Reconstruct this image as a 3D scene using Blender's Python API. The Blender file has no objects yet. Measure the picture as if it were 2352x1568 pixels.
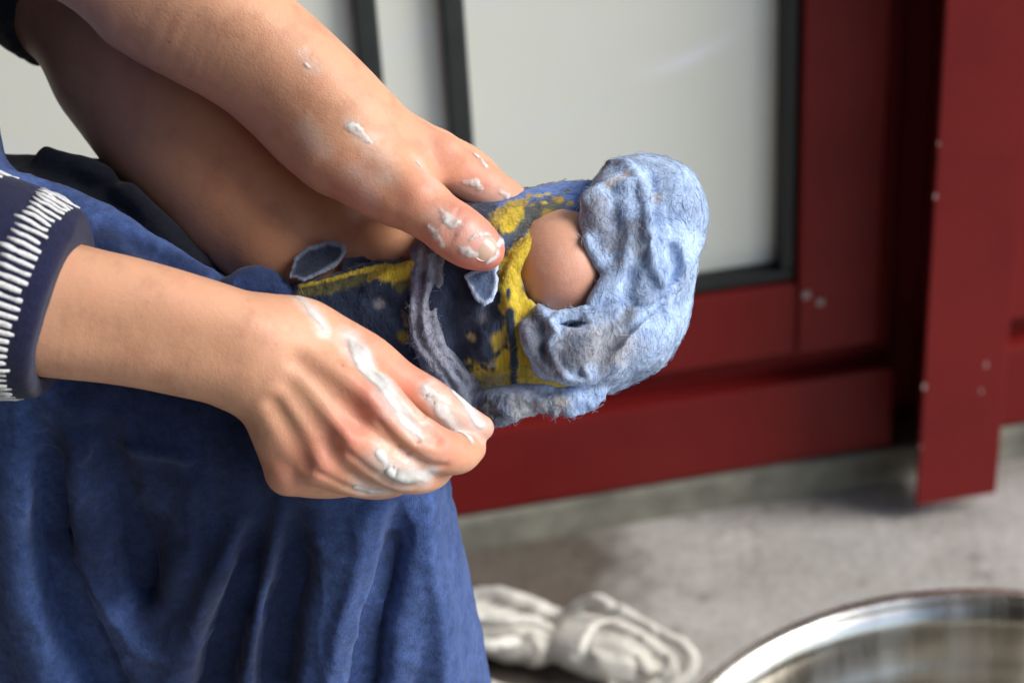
import bpy, math, random
import numpy as np
from mathutils import Matrix, Vector

random.seed(7)
rng = np.random.default_rng(11)
scene = bpy.context.scene
COL = scene.collection

# ------------------------------------------------------------------ camera
FPX = 5218.0                      # focal length in model units (1 unit = 0.182 mm at the hands)
D0 = 0.95                         # metres from the lens to the plane of the hands
S = D0 / FPX                      # metres per model unit
CAM = np.array([0.0, 0.0, 1.0])
_d = np.array([492.0, -7771.0, -FPX]); _d /= np.linalg.norm(_d)
_Z = -_d
_F = np.array([0, 0, -1.0])
_Y = _F - (_F @ _Z) * _Z; _Y /= np.linalg.norm(_Y)
_X = np.cross(_Y, _Z)
M3 = np.array([_X, _Y, _Z])       # camera axes -> world
UP = M3.T @ np.array([0, 0, 1.0]) # world up in modelling axes
cd = bpy.data.cameras.new('camera')
cam = bpy.data.objects.new('camera', cd)
COL.objects.link(cam)
mw = Matrix.Identity(4)
for i in range(3):
    for j in range(3):
        mw[i][j] = M3[i, j]
    mw[i][3] = CAM[i]
cam.matrix_world = mw
cd.sensor_width = 36.0
cd.lens = FPX / 2352 * 36.0
cd.clip_start = 0.02
cd.clip_end = 300
cd.dof.use_dof = True
cd.dof.focus_distance = 0.93
cd.dof.aperture_fstop = 7.5
scene.camera = cam

# ------------------------------------------------------------------ sky, sun, exposure
SUN_DIR = Vector((0.74, -0.20, 0.64)).normalized()     # towards the sun
world = bpy.data.worlds.new('World'); scene.world = world; world.use_nodes = True
wn = world.node_tree; wn.nodes.clear()
sky = wn.nodes.new('ShaderNodeTexSky'); sky.sky_type = 'NISHITA'; sky.sun_disc = False
sky.sun_elevation = math.asin(SUN_DIR.z)
sky.sun_rotation = math.atan2(SUN_DIR.x, SUN_DIR.y)
sky.air_density = 1.0; sky.dust_density = 1.0; sky.ozone_density = 1.0
bg = wn.nodes.new('ShaderNodeBackground'); bg.inputs['Strength'].default_value = 0.10
wo = wn.nodes.new('ShaderNodeOutputWorld')
wn.links.new(sky.outputs[0], bg.inputs[0]); wn.links.new(bg.outputs[0], wo.inputs[0])
sd = bpy.data.lights.new('sun', 'SUN'); sd.energy = 1.5; sd.angle = math.radians(26)
sd.color = (1.0, 0.96, 0.90)
so = bpy.data.objects.new('sun', sd); COL.objects.link(so)
so.rotation_euler = SUN_DIR.to_track_quat('Z', 'Y').to_euler()
so.location = (2, -1, 3)
scene.view_settings.view_transform = 'Standard'
scene.view_settings.look = 'None'
scene.view_settings.gamma = 1.0
scene.view_settings.exposure = 1.15
scene.render.engine = 'CYCLES'
scene.cycles.use_denoising = True
scene.cycles.max_bounces = 8

# ------------------------------------------------------------------ helpers: units and objects
def P(px, py, w):
    k = (FPX - w) / FPX
    return np.array([(px - 1176) * k, (784 - py) * k, w])

def to_world(V):
    V = np.asarray(V, dtype=np.float64)
    c = V * S
    c = c + np.array([0, 0, -D0])
    return c @ M3.T + CAM

def to_model(W):
    c = (np.asarray(W, dtype=np.float64) - CAM) @ M3
    return (c + np.array([0, 0, D0])) / S

def PF(px, py, h):
    """the point over (px, py) at height h above the ground, in modelling units"""
    r = M3 @ np.array([(px - 1176) / FPX, (784 - py) / FPX, -1.0])
    t = (h - CAM[2]) / r[2]
    return to_model(CAM + r * t)

def link(o, parent=None):
    COL.objects.link(o)
    if parent is not None:
        o.parent = parent
        o.matrix_parent_inverse = parent.matrix_world.inverted()
    return o

def tag(o, label=None, cat=None, group=None, kind=None):
    if label: o['label'] = label
    if cat: o['category'] = cat
    if group: o['group'] = group
    if kind: o['kind'] = kind
    return o

def mesh_fast(name, V, Q, mats, smooth=True, cols=None, attrs=None):
    """vertices + quads (or tris) -> mesh data"""
    V = np.asarray(V, np.float32); Q = np.asarray(Q, np.int32)
    n = Q.shape[1]
    me = bpy.data.meshes.new(name)
    me.vertices.add(len(V)); me.vertices.foreach_set('co', V.ravel())
    me.loops.add(Q.size); me.loops.foreach_set('vertex_index', Q.ravel())
    me.polygons.add(len(Q))
    me.polygons.foreach_set('loop_start', np.arange(0, Q.size, n, dtype=np.int32))
    me.polygons.foreach_set('loop_total', np.full(len(Q), n, np.int32))
    me.update(calc_edges=True); me.validate()
    me.polygons.foreach_set('use_smooth', np.full(len(me.polygons), smooth, bool))
    if cols is not None:
        a = me.attributes.new('col', 'FLOAT_COLOR', 'POINT')
        c4 = np.ones((len(V), 4), np.float32); c4[:, :3] = cols
        a.data.foreach_set('color', c4.ravel())
    for k, v in (attrs or {}).items():
        a = me.attributes.new(k, 'FLOAT', 'POINT')
        a.data.foreach_set('value', np.asarray(v, np.float32))
    for m in (mats if isinstance(mats, (list, tuple)) else [mats]):
        me.materials.append(m)
    return me

def obj_model(name, V, Q, mat, parent=None, cols=None, attrs=None, smooth=True):
    """mesh given in modelling units, origin put at its lowest middle"""
    W = to_world(V)
    o0 = np.array([W[:, 0].mean(), W[:, 1].mean(), W[:, 2].min()])
    me = mesh_fast(name, W - o0, Q, mat, smooth, cols, attrs)
    o = bpy.data.objects.new(name, me)
    o.location = o0
    if parent is not None:
        o.parent = parent
        o.location = o0 - np.array(parent_world(parent))
    COL.objects.link(o)
    return o

def parent_world(p):
    l = np.array(p.location)
    while p.parent is not None:
        p = p.parent; l = l + np.array(p.location)
    return l

def empty(name, loc):
    o = bpy.data.objects.new(name, None); o.location = loc; COL.objects.link(o); o.empty_display_size = 0.05
    return o

# ------------------------------------------------------------------ helpers: noise
_T = rng.random((32, 32, 32)).astype(np.float32) * 2 - 1
def noise(p, scale):
    q = np.asarray(p, np.float32) / scale
    i = np.floor(q).astype(np.int32); f = q - i
    f = f * f * (3 - 2 * f)
    i0 = i & 31; i1 = (i + 1) & 31
    x0, y0, z0 = i0[..., 0], i0[..., 1], i0[..., 2]
    x1, y1, z1 = i1[..., 0], i1[..., 1], i1[..., 2]
    fx, fy, fz = f[..., 0], f[..., 1], f[..., 2]
    def L(a, b, t): return a + (b - a) * t
    return L(L(L(_T[x0, y0, z0], _T[x1, y0, z0], fx), L(_T[x0, y1, z0], _T[x1, y1, z0], fx), fy),
             L(L(_T[x0, y0, z1], _T[x1, y0, z1], fx), L(_T[x0, y1, z1], _T[x1, y1, z1], fx), fy), fz)

def fbm(p, scale, oct=3, off=0.0):
    p = np.asarray(p, np.float32) + off
    s = 0; a = 1.0; t = 0
    for o in range(oct):
        s = s + a * noise(p + 17.3 * o, scale); t += a
        a *= 0.5; scale *= 0.5
    return s / t

def sstep(a, b, x):
    t = np.clip((x - a) / (b - a), 0, 1)
    return t * t * (3 - 2 * t)

# ------------------------------------------------------------------ helpers: blended solids
def catmull(pts, sub):
    p = np.array(pts, float)
    if len(p) == 2 or sub <= 1:
        return p
    q = np.vstack([2 * p[0] - p[1], p, 2 * p[-1] - p[-2]])
    out = []
    for i in range(1, len(q) - 2):
        for t in np.linspace(0, 1, sub, endpoint=False):
            a, b, c, d = q[i - 1], q[i], q[i + 1], q[i + 2]
            out.append(0.5 * (2 * b + (c - a) * t + (2 * a - 5 * b + 4 * c - d) * t * t + (3 * b - a - 3 * c + d) * t ** 3))
    out.append(p[-1])
    return np.array(out)

def chain_d(Pt, pts, sub=6, flat=None):
    """distance to a tapering swept limb; pts rows (x, y, z, r); flat = (axis, factor)"""
    q = catmull(pts, sub)
    d = None
    for a, b in zip(q[:-1], q[1:]):
        ba = (b[:3] - a[:3]); L = max(ba @ ba, 1e-6)
        v = Pt - a[:3].astype(np.float32)
        t = np.clip((v @ ba.astype(np.float32)) / L, 0, 1)
        v = v - t[..., None] * ba.astype(np.float32)
        if flat is not None:
            ax = np.asarray(flat[0], np.float32); ax = ax / np.linalg.norm(ax)
            v = v + ((v @ ax) * (flat[1] - 1))[..., None] * ax
        e = np.sqrt((v * v).sum(-1)) - (a[3] + (b[3] - a[3]) * t)
        d = e if d is None else np.minimum(d, e)
    return d.astype(np.float32)

def ell_d(Pt, c, r):
    v = (Pt - np.asarray(c, np.float32)); r = np.asarray(r, np.float32)
    k0 = np.sqrt(((v / r) ** 2).sum(-1)); k1 = np.sqrt(((v / (r * r)) ** 2).sum(-1)) + 1e-9
    return k0 * (k0 - 1) / k1

def smin(a, b, k):
    if k <= 0: return np.minimum(a, b)
    h = np.clip(0.5 + 0.5 * (b - a) / k, 0, 1)
    return b + (a - b) * h - k * h * (1 - h)

def smax(a, b, k):
    return -smin(-a, -b, k)

def poly_d(X, Y, poly):
    """signed distance to a polygon in the x, y of modelling axes (inside negative)"""
    v = np.array(poly, np.float32); n = len(v)
    d = np.full(X.shape, 1e12, np.float32); s = np.ones(X.shape, np.float32)
    for i in range(n):
        j = (i - 1) % n
        ex, ey = v[j] - v[i]
        wx = X - v[i, 0]; wy = Y - v[i, 1]
        t = np.clip((wx * ex + wy * ey) / (ex * ex + ey * ey), 0, 1)
        bx = wx - ex * t; by = wy - ey * t
        d = np.minimum(d, bx * bx + by * by)
        c1 = Y >= v[i, 1]; c2 = Y < v[j, 1]; c3 = ex * wy > ey * wx
        flip = (c1 & c2 & c3) | (~c1 & ~c2 & ~c3)
        s = np.where(flip, -s, s)
    return s * np.sqrt(d)

class Solid:
    def __init__(self, lo, hi, h):
        self.lo = np.array(lo, float); self.h = float(h)
        self.n = np.ceil((np.array(hi, float) - self.lo) / h).astype(int) + 1
        self.ax = [(self.lo[i] + np.arange(self.n[i]) * h).astype(np.float32) for i in range(3)]
        self.d = np.full(self.n, 600.0, np.float32)
    def region(self, lo, hi):
        a = np.clip(np.floor((np.asarray(lo) - self.lo) / self.h).astype(int), 0, self.n)
        b = np.clip(np.ceil((np.asarray(hi) - self.lo) / self.h).astype(int) + 1, 0, self.n)
        return tuple(slice(i, j) for i, j in zip(a, b))
    def pts(self, sl=None):
        sl = sl or tuple(slice(0, n) for n in self.n)
        g = np.meshgrid(*[self.ax[i][sl[i]] for i in range(3)], indexing='ij')
        return np.stack(g, -1)
    def apply(self, lo, hi, fn, mode, k):
        sl = self.region(lo, hi)
        if any(s.stop <= s.start for s in sl): return
        e = fn(self.pts(sl)); c = self.d[sl]
        if mode == 'add': self.d[sl] = smin(c, e, k)
        elif mode == 'cut': self.d[sl] = smax(c, -e, k)
        elif mode == 'and': self.d[sl] = smax(c, e, k)
    def chain(self, pts, k=20, sub=6, flat=None, mode='add'):
        p = catmull(pts, sub); m = p[:, 3].max() + k + 24
        sl = self.region(p[:, :3].min(0) - m, p[:, :3].max(0) + m)
        if any(x.stop <= x.start for x in sl): return
        e = np.full([x.stop - x.start for x in sl], 600.0, np.float32)
        for a, b in zip(p[:-1], p[1:]):
            q = np.array([a, b]); mm = q[:, 3].max() + k + 24
            s2 = self.region(q[:, :3].min(0) - mm, q[:, :3].max(0) + mm)
            if any(x.stop <= x.start for x in s2): continue
            o = tuple(slice(x.start - y.start, x.stop - y.start) for x, y in zip(s2, sl))
            e[o] = np.minimum(e[o], chain_d(self.pts(s2), q, 1, flat))
        c = self.d[sl]
        self.d[sl] = smin(c, e, k) if mode == 'add' else smax(c, -e, k)
    def rough(self, fn, band=45):
        m = np.abs(self.d) < band
        i = np.stack(np.nonzero(m), -1)
        self.d[m] += fn((self.lo + i * self.h).astype(np.float32)).astype(np.float32)
    def clip_with(self, fn, k, band=70, mode='and'):
        m = self.d < band
        i = np.stack(np.nonzero(m), -1)
        e = fn((self.lo + i * self.h).astype(np.float32)).astype(np.float32)
        self.d[m] = smax(self.d[m], e if mode == 'and' else -e, k)
    def ell(self, c, r, k=20, mode='add'):
        r = np.array(r, float) * np.ones(3); m = k + 40
        self.apply(np.array(c) - r - m, np.array(c) + r + m, lambda Q: ell_d(Q, c, r), mode, k)
    def hit(self, px, py, lift=0.0, start=700):
        """first point of the solid met behind (px, py), lifted a little towards the lens"""
        w = np.arange(start, -4200, -self.h * 0.4)
        k = (FPX - w) / FPX
        q = np.stack([(px - 1176) * k, (784 - py) * k, w], -1)
        i = np.round((q - self.lo) / self.h).astype(int)
        ok = ((i >= 0) & (i < self.n)).all(1)
        v = np.full(len(w), 9.0); ii = i[ok]; v[ok] = self.d[ii[:, 0], ii[:, 1], ii[:, 2]]
        m = np.nonzero(v < 0)[0]
        if len(m) == 0: return None
        return P(px, py, w[m[0]] + lift)
    def mesh(self, smooth=2):
        F = self.d.copy()
        # close at the border
        for a in range(3):
            ix = [slice(None)] * 3
            for e in (0, -1):
                ix[a] = e; F[tuple(ix)] = np.maximum(F[tuple(ix)], 0.5)
        Sg = F < 0
        nx, ny, nz = F.shape
        cnt = np.zeros((nx - 1, ny - 1, nz - 1), np.int8)
        offs = [(a, b, c) for a in (0, 1) for b in (0, 1) for c in (0, 1)]
        for a, b, c in offs:
            cnt += Sg[a:nx - 1 + a, b:ny - 1 + b, c:nz - 1 + c]
        act = (cnt > 0) & (cnt < 8)
        I = np.stack(np.nonzero(act), -1)
        idx = np.full(act.shape, -1, np.int32); idx[act] = np.arange(len(I), dtype=np.int32)
        cv = {o: F[I[:, 0] + o[0], I[:, 1] + o[1], I[:, 2] + o[2]] for o in offs}
        acc = np.zeros((len(I), 3)); num = np.zeros(len(I))
        for o in offs:
            for a in range(3):
                if o[a] == 0:
                    o2 = list(o); o2[a] = 1; o2 = tuple(o2)
                    fa, fb = cv[o], cv[o2]
                    m = (fa < 0) != (fb < 0)
                    t = np.where(m, fa / np.where(m, fa - fb, 1), 0)
                    p = np.array(o, float)[None] + 0 * acc
                    p[:, a] += t
                    acc += p * m[:, None]; num += m
        V = self.lo + (I + acc / num[:, None]) * self.h
        quads = []
        for a in range(3):
            b, c = (a + 1) % 3, (a + 2) % 3
            s0 = [slice(None)] * 3; s1 = [slice(None)] * 3
            s0[a] = slice(0, -1); s1[a] = slice(1, None)
            df = Sg[tuple(s0)] != Sg[tuple(s1)]
            E = np.stack(np.nonzero(df), -1)
            E = E[(E[:, b] > 0) & (E[:, c] > 0) & (E[:, b] < F.shape[b] - 1) & (E[:, c] < F.shape[c] - 1)]
            ins = Sg[E[:, 0], E[:, 1], E[:, 2]]
            def cell(db, dc):
                q = E.copy(); q[:, b] += db; q[:, c] += dc
                return idx[q[:, 0], q[:, 1], q[:, 2]]
            q = np.stack([cell(-1, -1), cell(0, -1), cell(0, 0), cell(-1, 0)], -1)
            q[~ins] = q[~ins][:, ::-1]
            quads.append(q)
        Q = np.concatenate(quads)
        Q = Q[(Q >= 0).all(1)]
        e = np.concatenate([Q[:, [0, 1]], Q[:, [1, 2]], Q[:, [2, 3]], Q[:, [3, 0]]])
        for it in range(smooth):
            s = np.zeros_like(V); n = np.bincount(e[:, 0], minlength=len(V)) + np.bincount(e[:, 1], minlength=len(V))
            for ax in range(3):
                s[:, ax] = np.bincount(e[:, 0], V[e[:, 1], ax], len(V)) + np.bincount(e[:, 1], V[e[:, 0], ax], len(V))
            V = V * 0.5 + 0.5 * s / np.maximum(n, 1)[:, None]
        return V, Q

def normals(V, Q):
    n = np.cross(V[Q[:, 2]] - V[Q[:, 0]], V[Q[:, 3]] - V[Q[:, 1]])
    N = np.zeros_like(V)
    for j in range(4):
        for ax in range(3):
            N[:, ax] += np.bincount(Q[:, j], n[:, ax], len(V))
    return N / (np.linalg.norm(N, axis=1, keepdims=True) + 1e-9)

def stroke_d(V, pts, sub=5):
    """3-D distance from points V to a polyline, with a width per point: returns d / width"""
    q = catmull(pts, sub); best = np.full(len(V), 1e9)
    for a, b in zip(q[:-1], q[1:]):
        ba = b[:3] - a[:3]; L = max(ba @ ba, 1e-6)
        v = V - a[:3]; t = np.clip(v @ ba / L, 0, 1)
        d = np.linalg.norm(v - t[:, None] * ba, axis=1) / np.maximum(a[3] + (b[3] - a[3]) * t, 1e-3)
        best = np.minimum(best, d)
    return best

# ------------------------------------------------------------------ materials
def new_mat(name):
    m = bpy.data.materials.new(name); m.use_nodes = True
    nt = m.node_tree
    b = nt.nodes['Principled BSDF']
    return m, nt, b

def N(nt, t, **kw):
    n = nt.nodes.new(t)
    for k, v in kw.items(): setattr(n, k, v)
    return n

def tex(nt, kind, scale, detail=3, rough=0.5, coord='Object', stretch=None):
    tc = N(nt, 'ShaderNodeTexCoord')
    src = tc.outputs[coord]
    if stretch is not None:
        mp = N(nt, 'ShaderNodeMapping'); mp.inputs['Scale'].default_value = stretch
        nt.links.new(src, mp.inputs['Vector']); src = mp.outputs[0]
    n = N(nt, kind); n.inputs['Scale'].default_value = scale
    if kind == 'ShaderNodeTexNoise':
        n.inputs['Detail'].default_value = detail; n.inputs['Roughness'].default_value = rough
    nt.links.new(src, n.inputs['Vector'])
    return n

def ramp(nt, src, stops):
    r = N(nt, 'ShaderNodeValToRGB')
    el = r.color_ramp.elements
    while len(el) < len(stops): el.new(0.5)
    for e, (p, c) in zip(el, stops):
        e.position = p; e.color = (*c, 1) if len(c) == 3 else c
    nt.links.new(src, r.inputs[0])
    return r

def mixc(nt, fac, a, b, mode='MIX'):
    m = N(nt, 'ShaderNodeMix', data_type='RGBA', blend_type=mode)
    if isinstance(fac, (int, float)): m.inputs[0].default_value = fac
    else: nt.links.new(fac, m.inputs[0])
    for s, v in ((6, a), (7, b)):
        if isinstance(v, tuple): m.inputs[s].default_value = (*v, 1)
        else: nt.links.new(v, m.inputs[s])
    return m.outputs[2]

def bump(nt, b, src, strength, dist, prev=None):
    n = N(nt, 'ShaderNodeBump'); n.inputs['Strength'].default_value = strength; n.inputs['Distance'].default_value = dist
    nt.links.new(src, n.inputs['Height'])
    if prev is not None: nt.links.new(prev, n.inputs['Normal'])
    nt.links.new(n.outputs[0], b.inputs['Normal'])
    return n.outputs[0]

def mat_skin():
    m, nt, b = new_mat('skin')
    at = N(nt, 'ShaderNodeAttribute', attribute_name='col')
    n1 = tex(nt, 'ShaderNodeTexNoise', 70, 4, 0.6)
    r1 = ramp(nt, n1.outputs[0], [(0.3, (0.86, 0.80, 0.78)), (0.5, (1, 1, 1)), (0.72, (1.06, 1.04, 1.02))])
    c = mixc(nt, 1.0, at.outputs['Color'], r1.outputs[0], 'MULTIPLY')
    # freckles and pores
    v = tex(nt, 'ShaderNodeTexVoronoi', 60)
    r2 = ramp(nt, v.outputs['Distance'], [(0.03, (1, 1, 1)), (0.075, (0, 0, 0))])
    n3 = tex(nt, 'ShaderNodeTexNoise', 25, 1)
    r3 = ramp(nt, n3.outputs[0], [(0.52, (0, 0, 0)), (0.6, (0.55, 0.55, 0.55))])
    fr = mixc(nt, 1.0, r2.outputs[0], r3.outputs[0], 'MULTIPLY')
    c = mixc(nt, fr, c, (0.30, 0.13, 0.07))
    nt.links.new(c, b.inputs['Base Color'])
    b.inputs['Subsurface Weight'].default_value = 0.18
    b.inputs['Subsurface Radius'].default_value = (1.0, 0.35, 0.2)
    b.inputs['Subsurface Scale'].default_value = 0.004
    b.inputs['Specular IOR Level'].default_value = 0.4
    wet = N(nt, 'ShaderNodeAttribute', attribute_name='wet')
    rr = N(nt, 'ShaderNodeMapRange'); rr.inputs['To Min'].default_value = 0.5; rr.inputs['To Max'].default_value = 0.27
    nt.links.new(wet.outputs['Fac'], rr.inputs['Value']); nt.links.new(rr.outputs[0], b.inputs['Roughness'])
    v2 = tex(nt, 'ShaderNodeTexVoronoi', 1100)
    n4 = tex(nt, 'ShaderNodeTexNoise', 500, 3, 0.6)
    p = bump(nt, b, v2.outputs['Distance'], 0.18, 0.0003)
    n5 = tex(nt, 'ShaderNodeTexNoise', 120, 3, 0.6)
    p = bump(nt, b, n5.outputs[0], 0.10, 0.0010, p)
    bump(nt, b, n4.outputs[0], 0.25, 0.0005, p)
    return m

def mat_foam():
    m, nt, b = new_mat('soap_lather')
    b.inputs['Base Color'].default_value = (0.74, 0.73, 0.70, 1)
    cv = N(nt, 'ShaderNodeAttribute', attribute_name='cover'); nt.links.new(cv.outputs['Fac'], b.inputs['Alpha'])
    b.inputs['Roughness'].default_value = 0.35
    b.inputs['Subsurface Weight'].default_value = 0.0
    b.inputs['Subsurface Scale'].default_value = 0.002
    v = tex(nt, 'ShaderNodeTexVoronoi', 1500)
    n = tex(nt, 'ShaderNodeTexNoise', 300, 4, 0.7)
    p = bump(nt, b, v.outputs['Distance'], 0.2, 0.0004)
    bump(nt, b, n.outputs[0], 0.25, 0.0010, p)
    return m

def mat_felt(name='wool_felt', rough=0.85):
    m, nt, b = new_mat(name)
    at = N(nt, 'ShaderNodeAttribute', attribute_name='col')
    n1 = tex(nt, 'ShaderNodeTexNoise', 160, 5, 0.7, stretch=(1, 1, 0.35))
    r1 = ramp(nt, n1.outputs[0], [(0.28, (0.62, 0.64, 0.68)), (0.5, (1, 1, 1)), (0.75, (1.15, 1.14, 1.12))])
    n2 = tex(nt, 'ShaderNodeTexNoise', 900, 3, 0.6, stretch=(1, 1, 0.12))
    r2 = ramp(nt, n2.outputs[0], [(0.3, (0.75, 0.75, 0.77)), (0.6, (1.08, 1.08, 1.08))])
    c = mixc(nt, 1.0, at.outputs['Color'], r1.outputs[0], 'MULTIPLY')
    c = mixc(nt, 1.0, c, r2.outputs[0], 'MULTIPLY')
    nt.links.new(c, b.inputs['Base Color'])
    b.inputs['Roughness'].default_value = rough
    b.inputs['Sheen Weight'].default_value = 0.25
    b.inputs['Sheen Roughness'].default_value = 0.5
    b.inputs['Specular IOR Level'].default_value = 0.3
    p = bump(nt, b, n1.outputs[0], 0.5, 0.003)
    bump(nt, b, n2.outputs[0], 0.4, 0.0009, p)
    return m

def mat_cloth(name, base, light, scale=1.0, rough=0.9, fleck=0.5):
    m, nt, b = new_mat(name)
    n1 = tex(nt, 'ShaderNodeTexNoise', 55 * scale, 5, 0.65)
    n2 = tex(nt, 'ShaderNodeTexNoise', 700, 2, 0.6)
    n3 = tex(nt, 'ShaderNodeTexNoise', 260, 6, 0.8)
    r1 = ramp(nt, n1.outputs[0], [(0.3, (0.15, 0.15, 0.15)), (0.72, (0.85, 0.85, 0.85))])
    c = mixc(nt, r1.outputs[0], base, light)
    r3 = ramp(nt, n3.outputs[0], [(0.3, (1 - fleck * 0.6,) * 3), (0.7, (1 + fleck * 0.5,) * 3)])
    c = mixc(nt, 1.0, c, r3.outputs[0], 'MULTIPLY')
    dp = N(nt, 'ShaderNodeAttribute', attribute_name='painted_shade')      # shade of hand and folds painted into the cloth colour
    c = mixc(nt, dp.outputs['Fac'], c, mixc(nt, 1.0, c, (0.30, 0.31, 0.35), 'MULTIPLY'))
    nt.links.new(c, b.inputs['Base Color'])
    b.inputs['Roughness'].default_value = rough
    b.inputs['Sheen Weight'].default_value = 0.12
    b.inputs['Specular IOR Level'].default_value = 0.2
    # weave
    wv = tex(nt, 'ShaderNodeTexWave', 420); wv.inputs['Distortion'].default_value = 3.0
    p = bump(nt, b, wv.outputs[1], 0.15, 0.0004)
    p = bump(nt, b, n3.outputs[0], 0.5, 0.0016, p)
    bump(nt, b, n2.outputs[0], 0.35, 0.0007, p)
    return m

def mat_red():
    m, nt, b = new_mat('red_paint')
    n1 = tex(nt, 'ShaderNodeTexNoise', 9, 5, 0.6)
    r1 = ramp(nt, n1.outputs[0], [(0.3, (0.145, 0.008, 0.008)), (0.7, (0.190, 0.013, 0.012))])
    # rubbed dusty spots
    n2 = tex(nt, 'ShaderNodeTexNoise', 38, 4, 0.6)
    r2 = ramp(nt, n2.outputs[0], [(0.72, (0, 0, 0)), (0.80, (0.35, 0.35, 0.35))])
    c = mixc(nt, r2.outputs[0], r1.outputs[0], (0.33, 0.17, 0.16))
    nt.links.new(c, b.inputs['Base Color'])
    n3 = tex(nt, 'ShaderNodeTexNoise', 30, 5, 0.6)
    b.inputs['Specular IOR Level'].default_value = 0.22
    r3 = ramp(nt, n3.outputs[0], [(0.3, (0.38,) * 3), (0.7, (0.55,) * 3)])
    nt.links.new(r3.outputs[0], b.inputs['Roughness'])
    n4 = tex(nt, 'ShaderNodeTexNoise', 140, 3, 0.5)
    bump(nt, b, n4.outputs[0], 0.12, 0.001)
    return m

def mat_plain(name, col, rough=0.5, metal=0.0, var=0.12, nscale=40):
    m, nt, b = new_mat(name)
    n = tex(nt, 'ShaderNodeTexNoise', nscale, 4, 0.6)
    r = ramp(nt, n.outputs[0], [(0.3, tuple(x * (1 - var) for x in col)), (0.7, tuple(min(1, x * (1 + var)) for x in col))])
    nt.links.new(r.outputs[0], b.inputs['Base Color'])
    b.inputs['Roughness'].default_value = rough; b.inputs['Metallic'].default_value = metal
    bump(nt, b, n.outputs[0], 0.1, 0.001)
    return m

def mat_pane():
    m, nt, b = new_mat('frosted_glass')
    n = tex(nt, 'ShaderNodeTexNoise', 5, 5, 0.55)
    r = ramp(nt, n.outputs[0], [(0.3, (0.85, 0.86, 0.74)), (0.7, (0.88, 0.90, 0.82))])
    # arcs of reflection painted into the pane colour
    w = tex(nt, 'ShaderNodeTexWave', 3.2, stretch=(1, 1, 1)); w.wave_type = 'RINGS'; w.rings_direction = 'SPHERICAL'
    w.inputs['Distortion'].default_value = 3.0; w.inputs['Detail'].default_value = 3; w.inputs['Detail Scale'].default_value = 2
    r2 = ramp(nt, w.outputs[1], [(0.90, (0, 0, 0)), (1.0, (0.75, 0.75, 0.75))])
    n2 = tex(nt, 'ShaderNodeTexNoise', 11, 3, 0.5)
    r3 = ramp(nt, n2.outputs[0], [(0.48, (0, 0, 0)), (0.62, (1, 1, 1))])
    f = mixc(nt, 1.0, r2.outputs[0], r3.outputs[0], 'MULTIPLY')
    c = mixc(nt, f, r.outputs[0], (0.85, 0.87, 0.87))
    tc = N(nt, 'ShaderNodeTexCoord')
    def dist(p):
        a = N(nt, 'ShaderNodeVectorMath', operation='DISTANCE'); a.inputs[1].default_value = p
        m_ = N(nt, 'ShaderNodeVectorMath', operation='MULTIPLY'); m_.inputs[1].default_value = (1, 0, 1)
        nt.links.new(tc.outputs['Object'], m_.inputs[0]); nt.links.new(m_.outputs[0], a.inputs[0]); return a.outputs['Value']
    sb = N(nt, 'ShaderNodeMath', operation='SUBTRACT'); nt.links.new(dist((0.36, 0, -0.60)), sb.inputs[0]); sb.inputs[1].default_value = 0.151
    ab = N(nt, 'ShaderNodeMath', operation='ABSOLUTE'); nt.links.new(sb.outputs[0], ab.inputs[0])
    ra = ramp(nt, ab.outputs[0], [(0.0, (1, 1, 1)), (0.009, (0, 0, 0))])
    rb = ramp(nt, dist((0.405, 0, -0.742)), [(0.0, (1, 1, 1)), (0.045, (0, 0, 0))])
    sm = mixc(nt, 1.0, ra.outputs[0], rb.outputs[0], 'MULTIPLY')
    c = mixc(nt, sm, c, (0.98, 0.99, 1.0))  # bright reflected streak on the glass, painted as a lighter arc
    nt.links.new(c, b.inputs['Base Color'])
    b.inputs['Roughness'].default_value = 0.22
    b.inputs['Specular IOR Level'].default_value = 0.5
    return m

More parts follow.
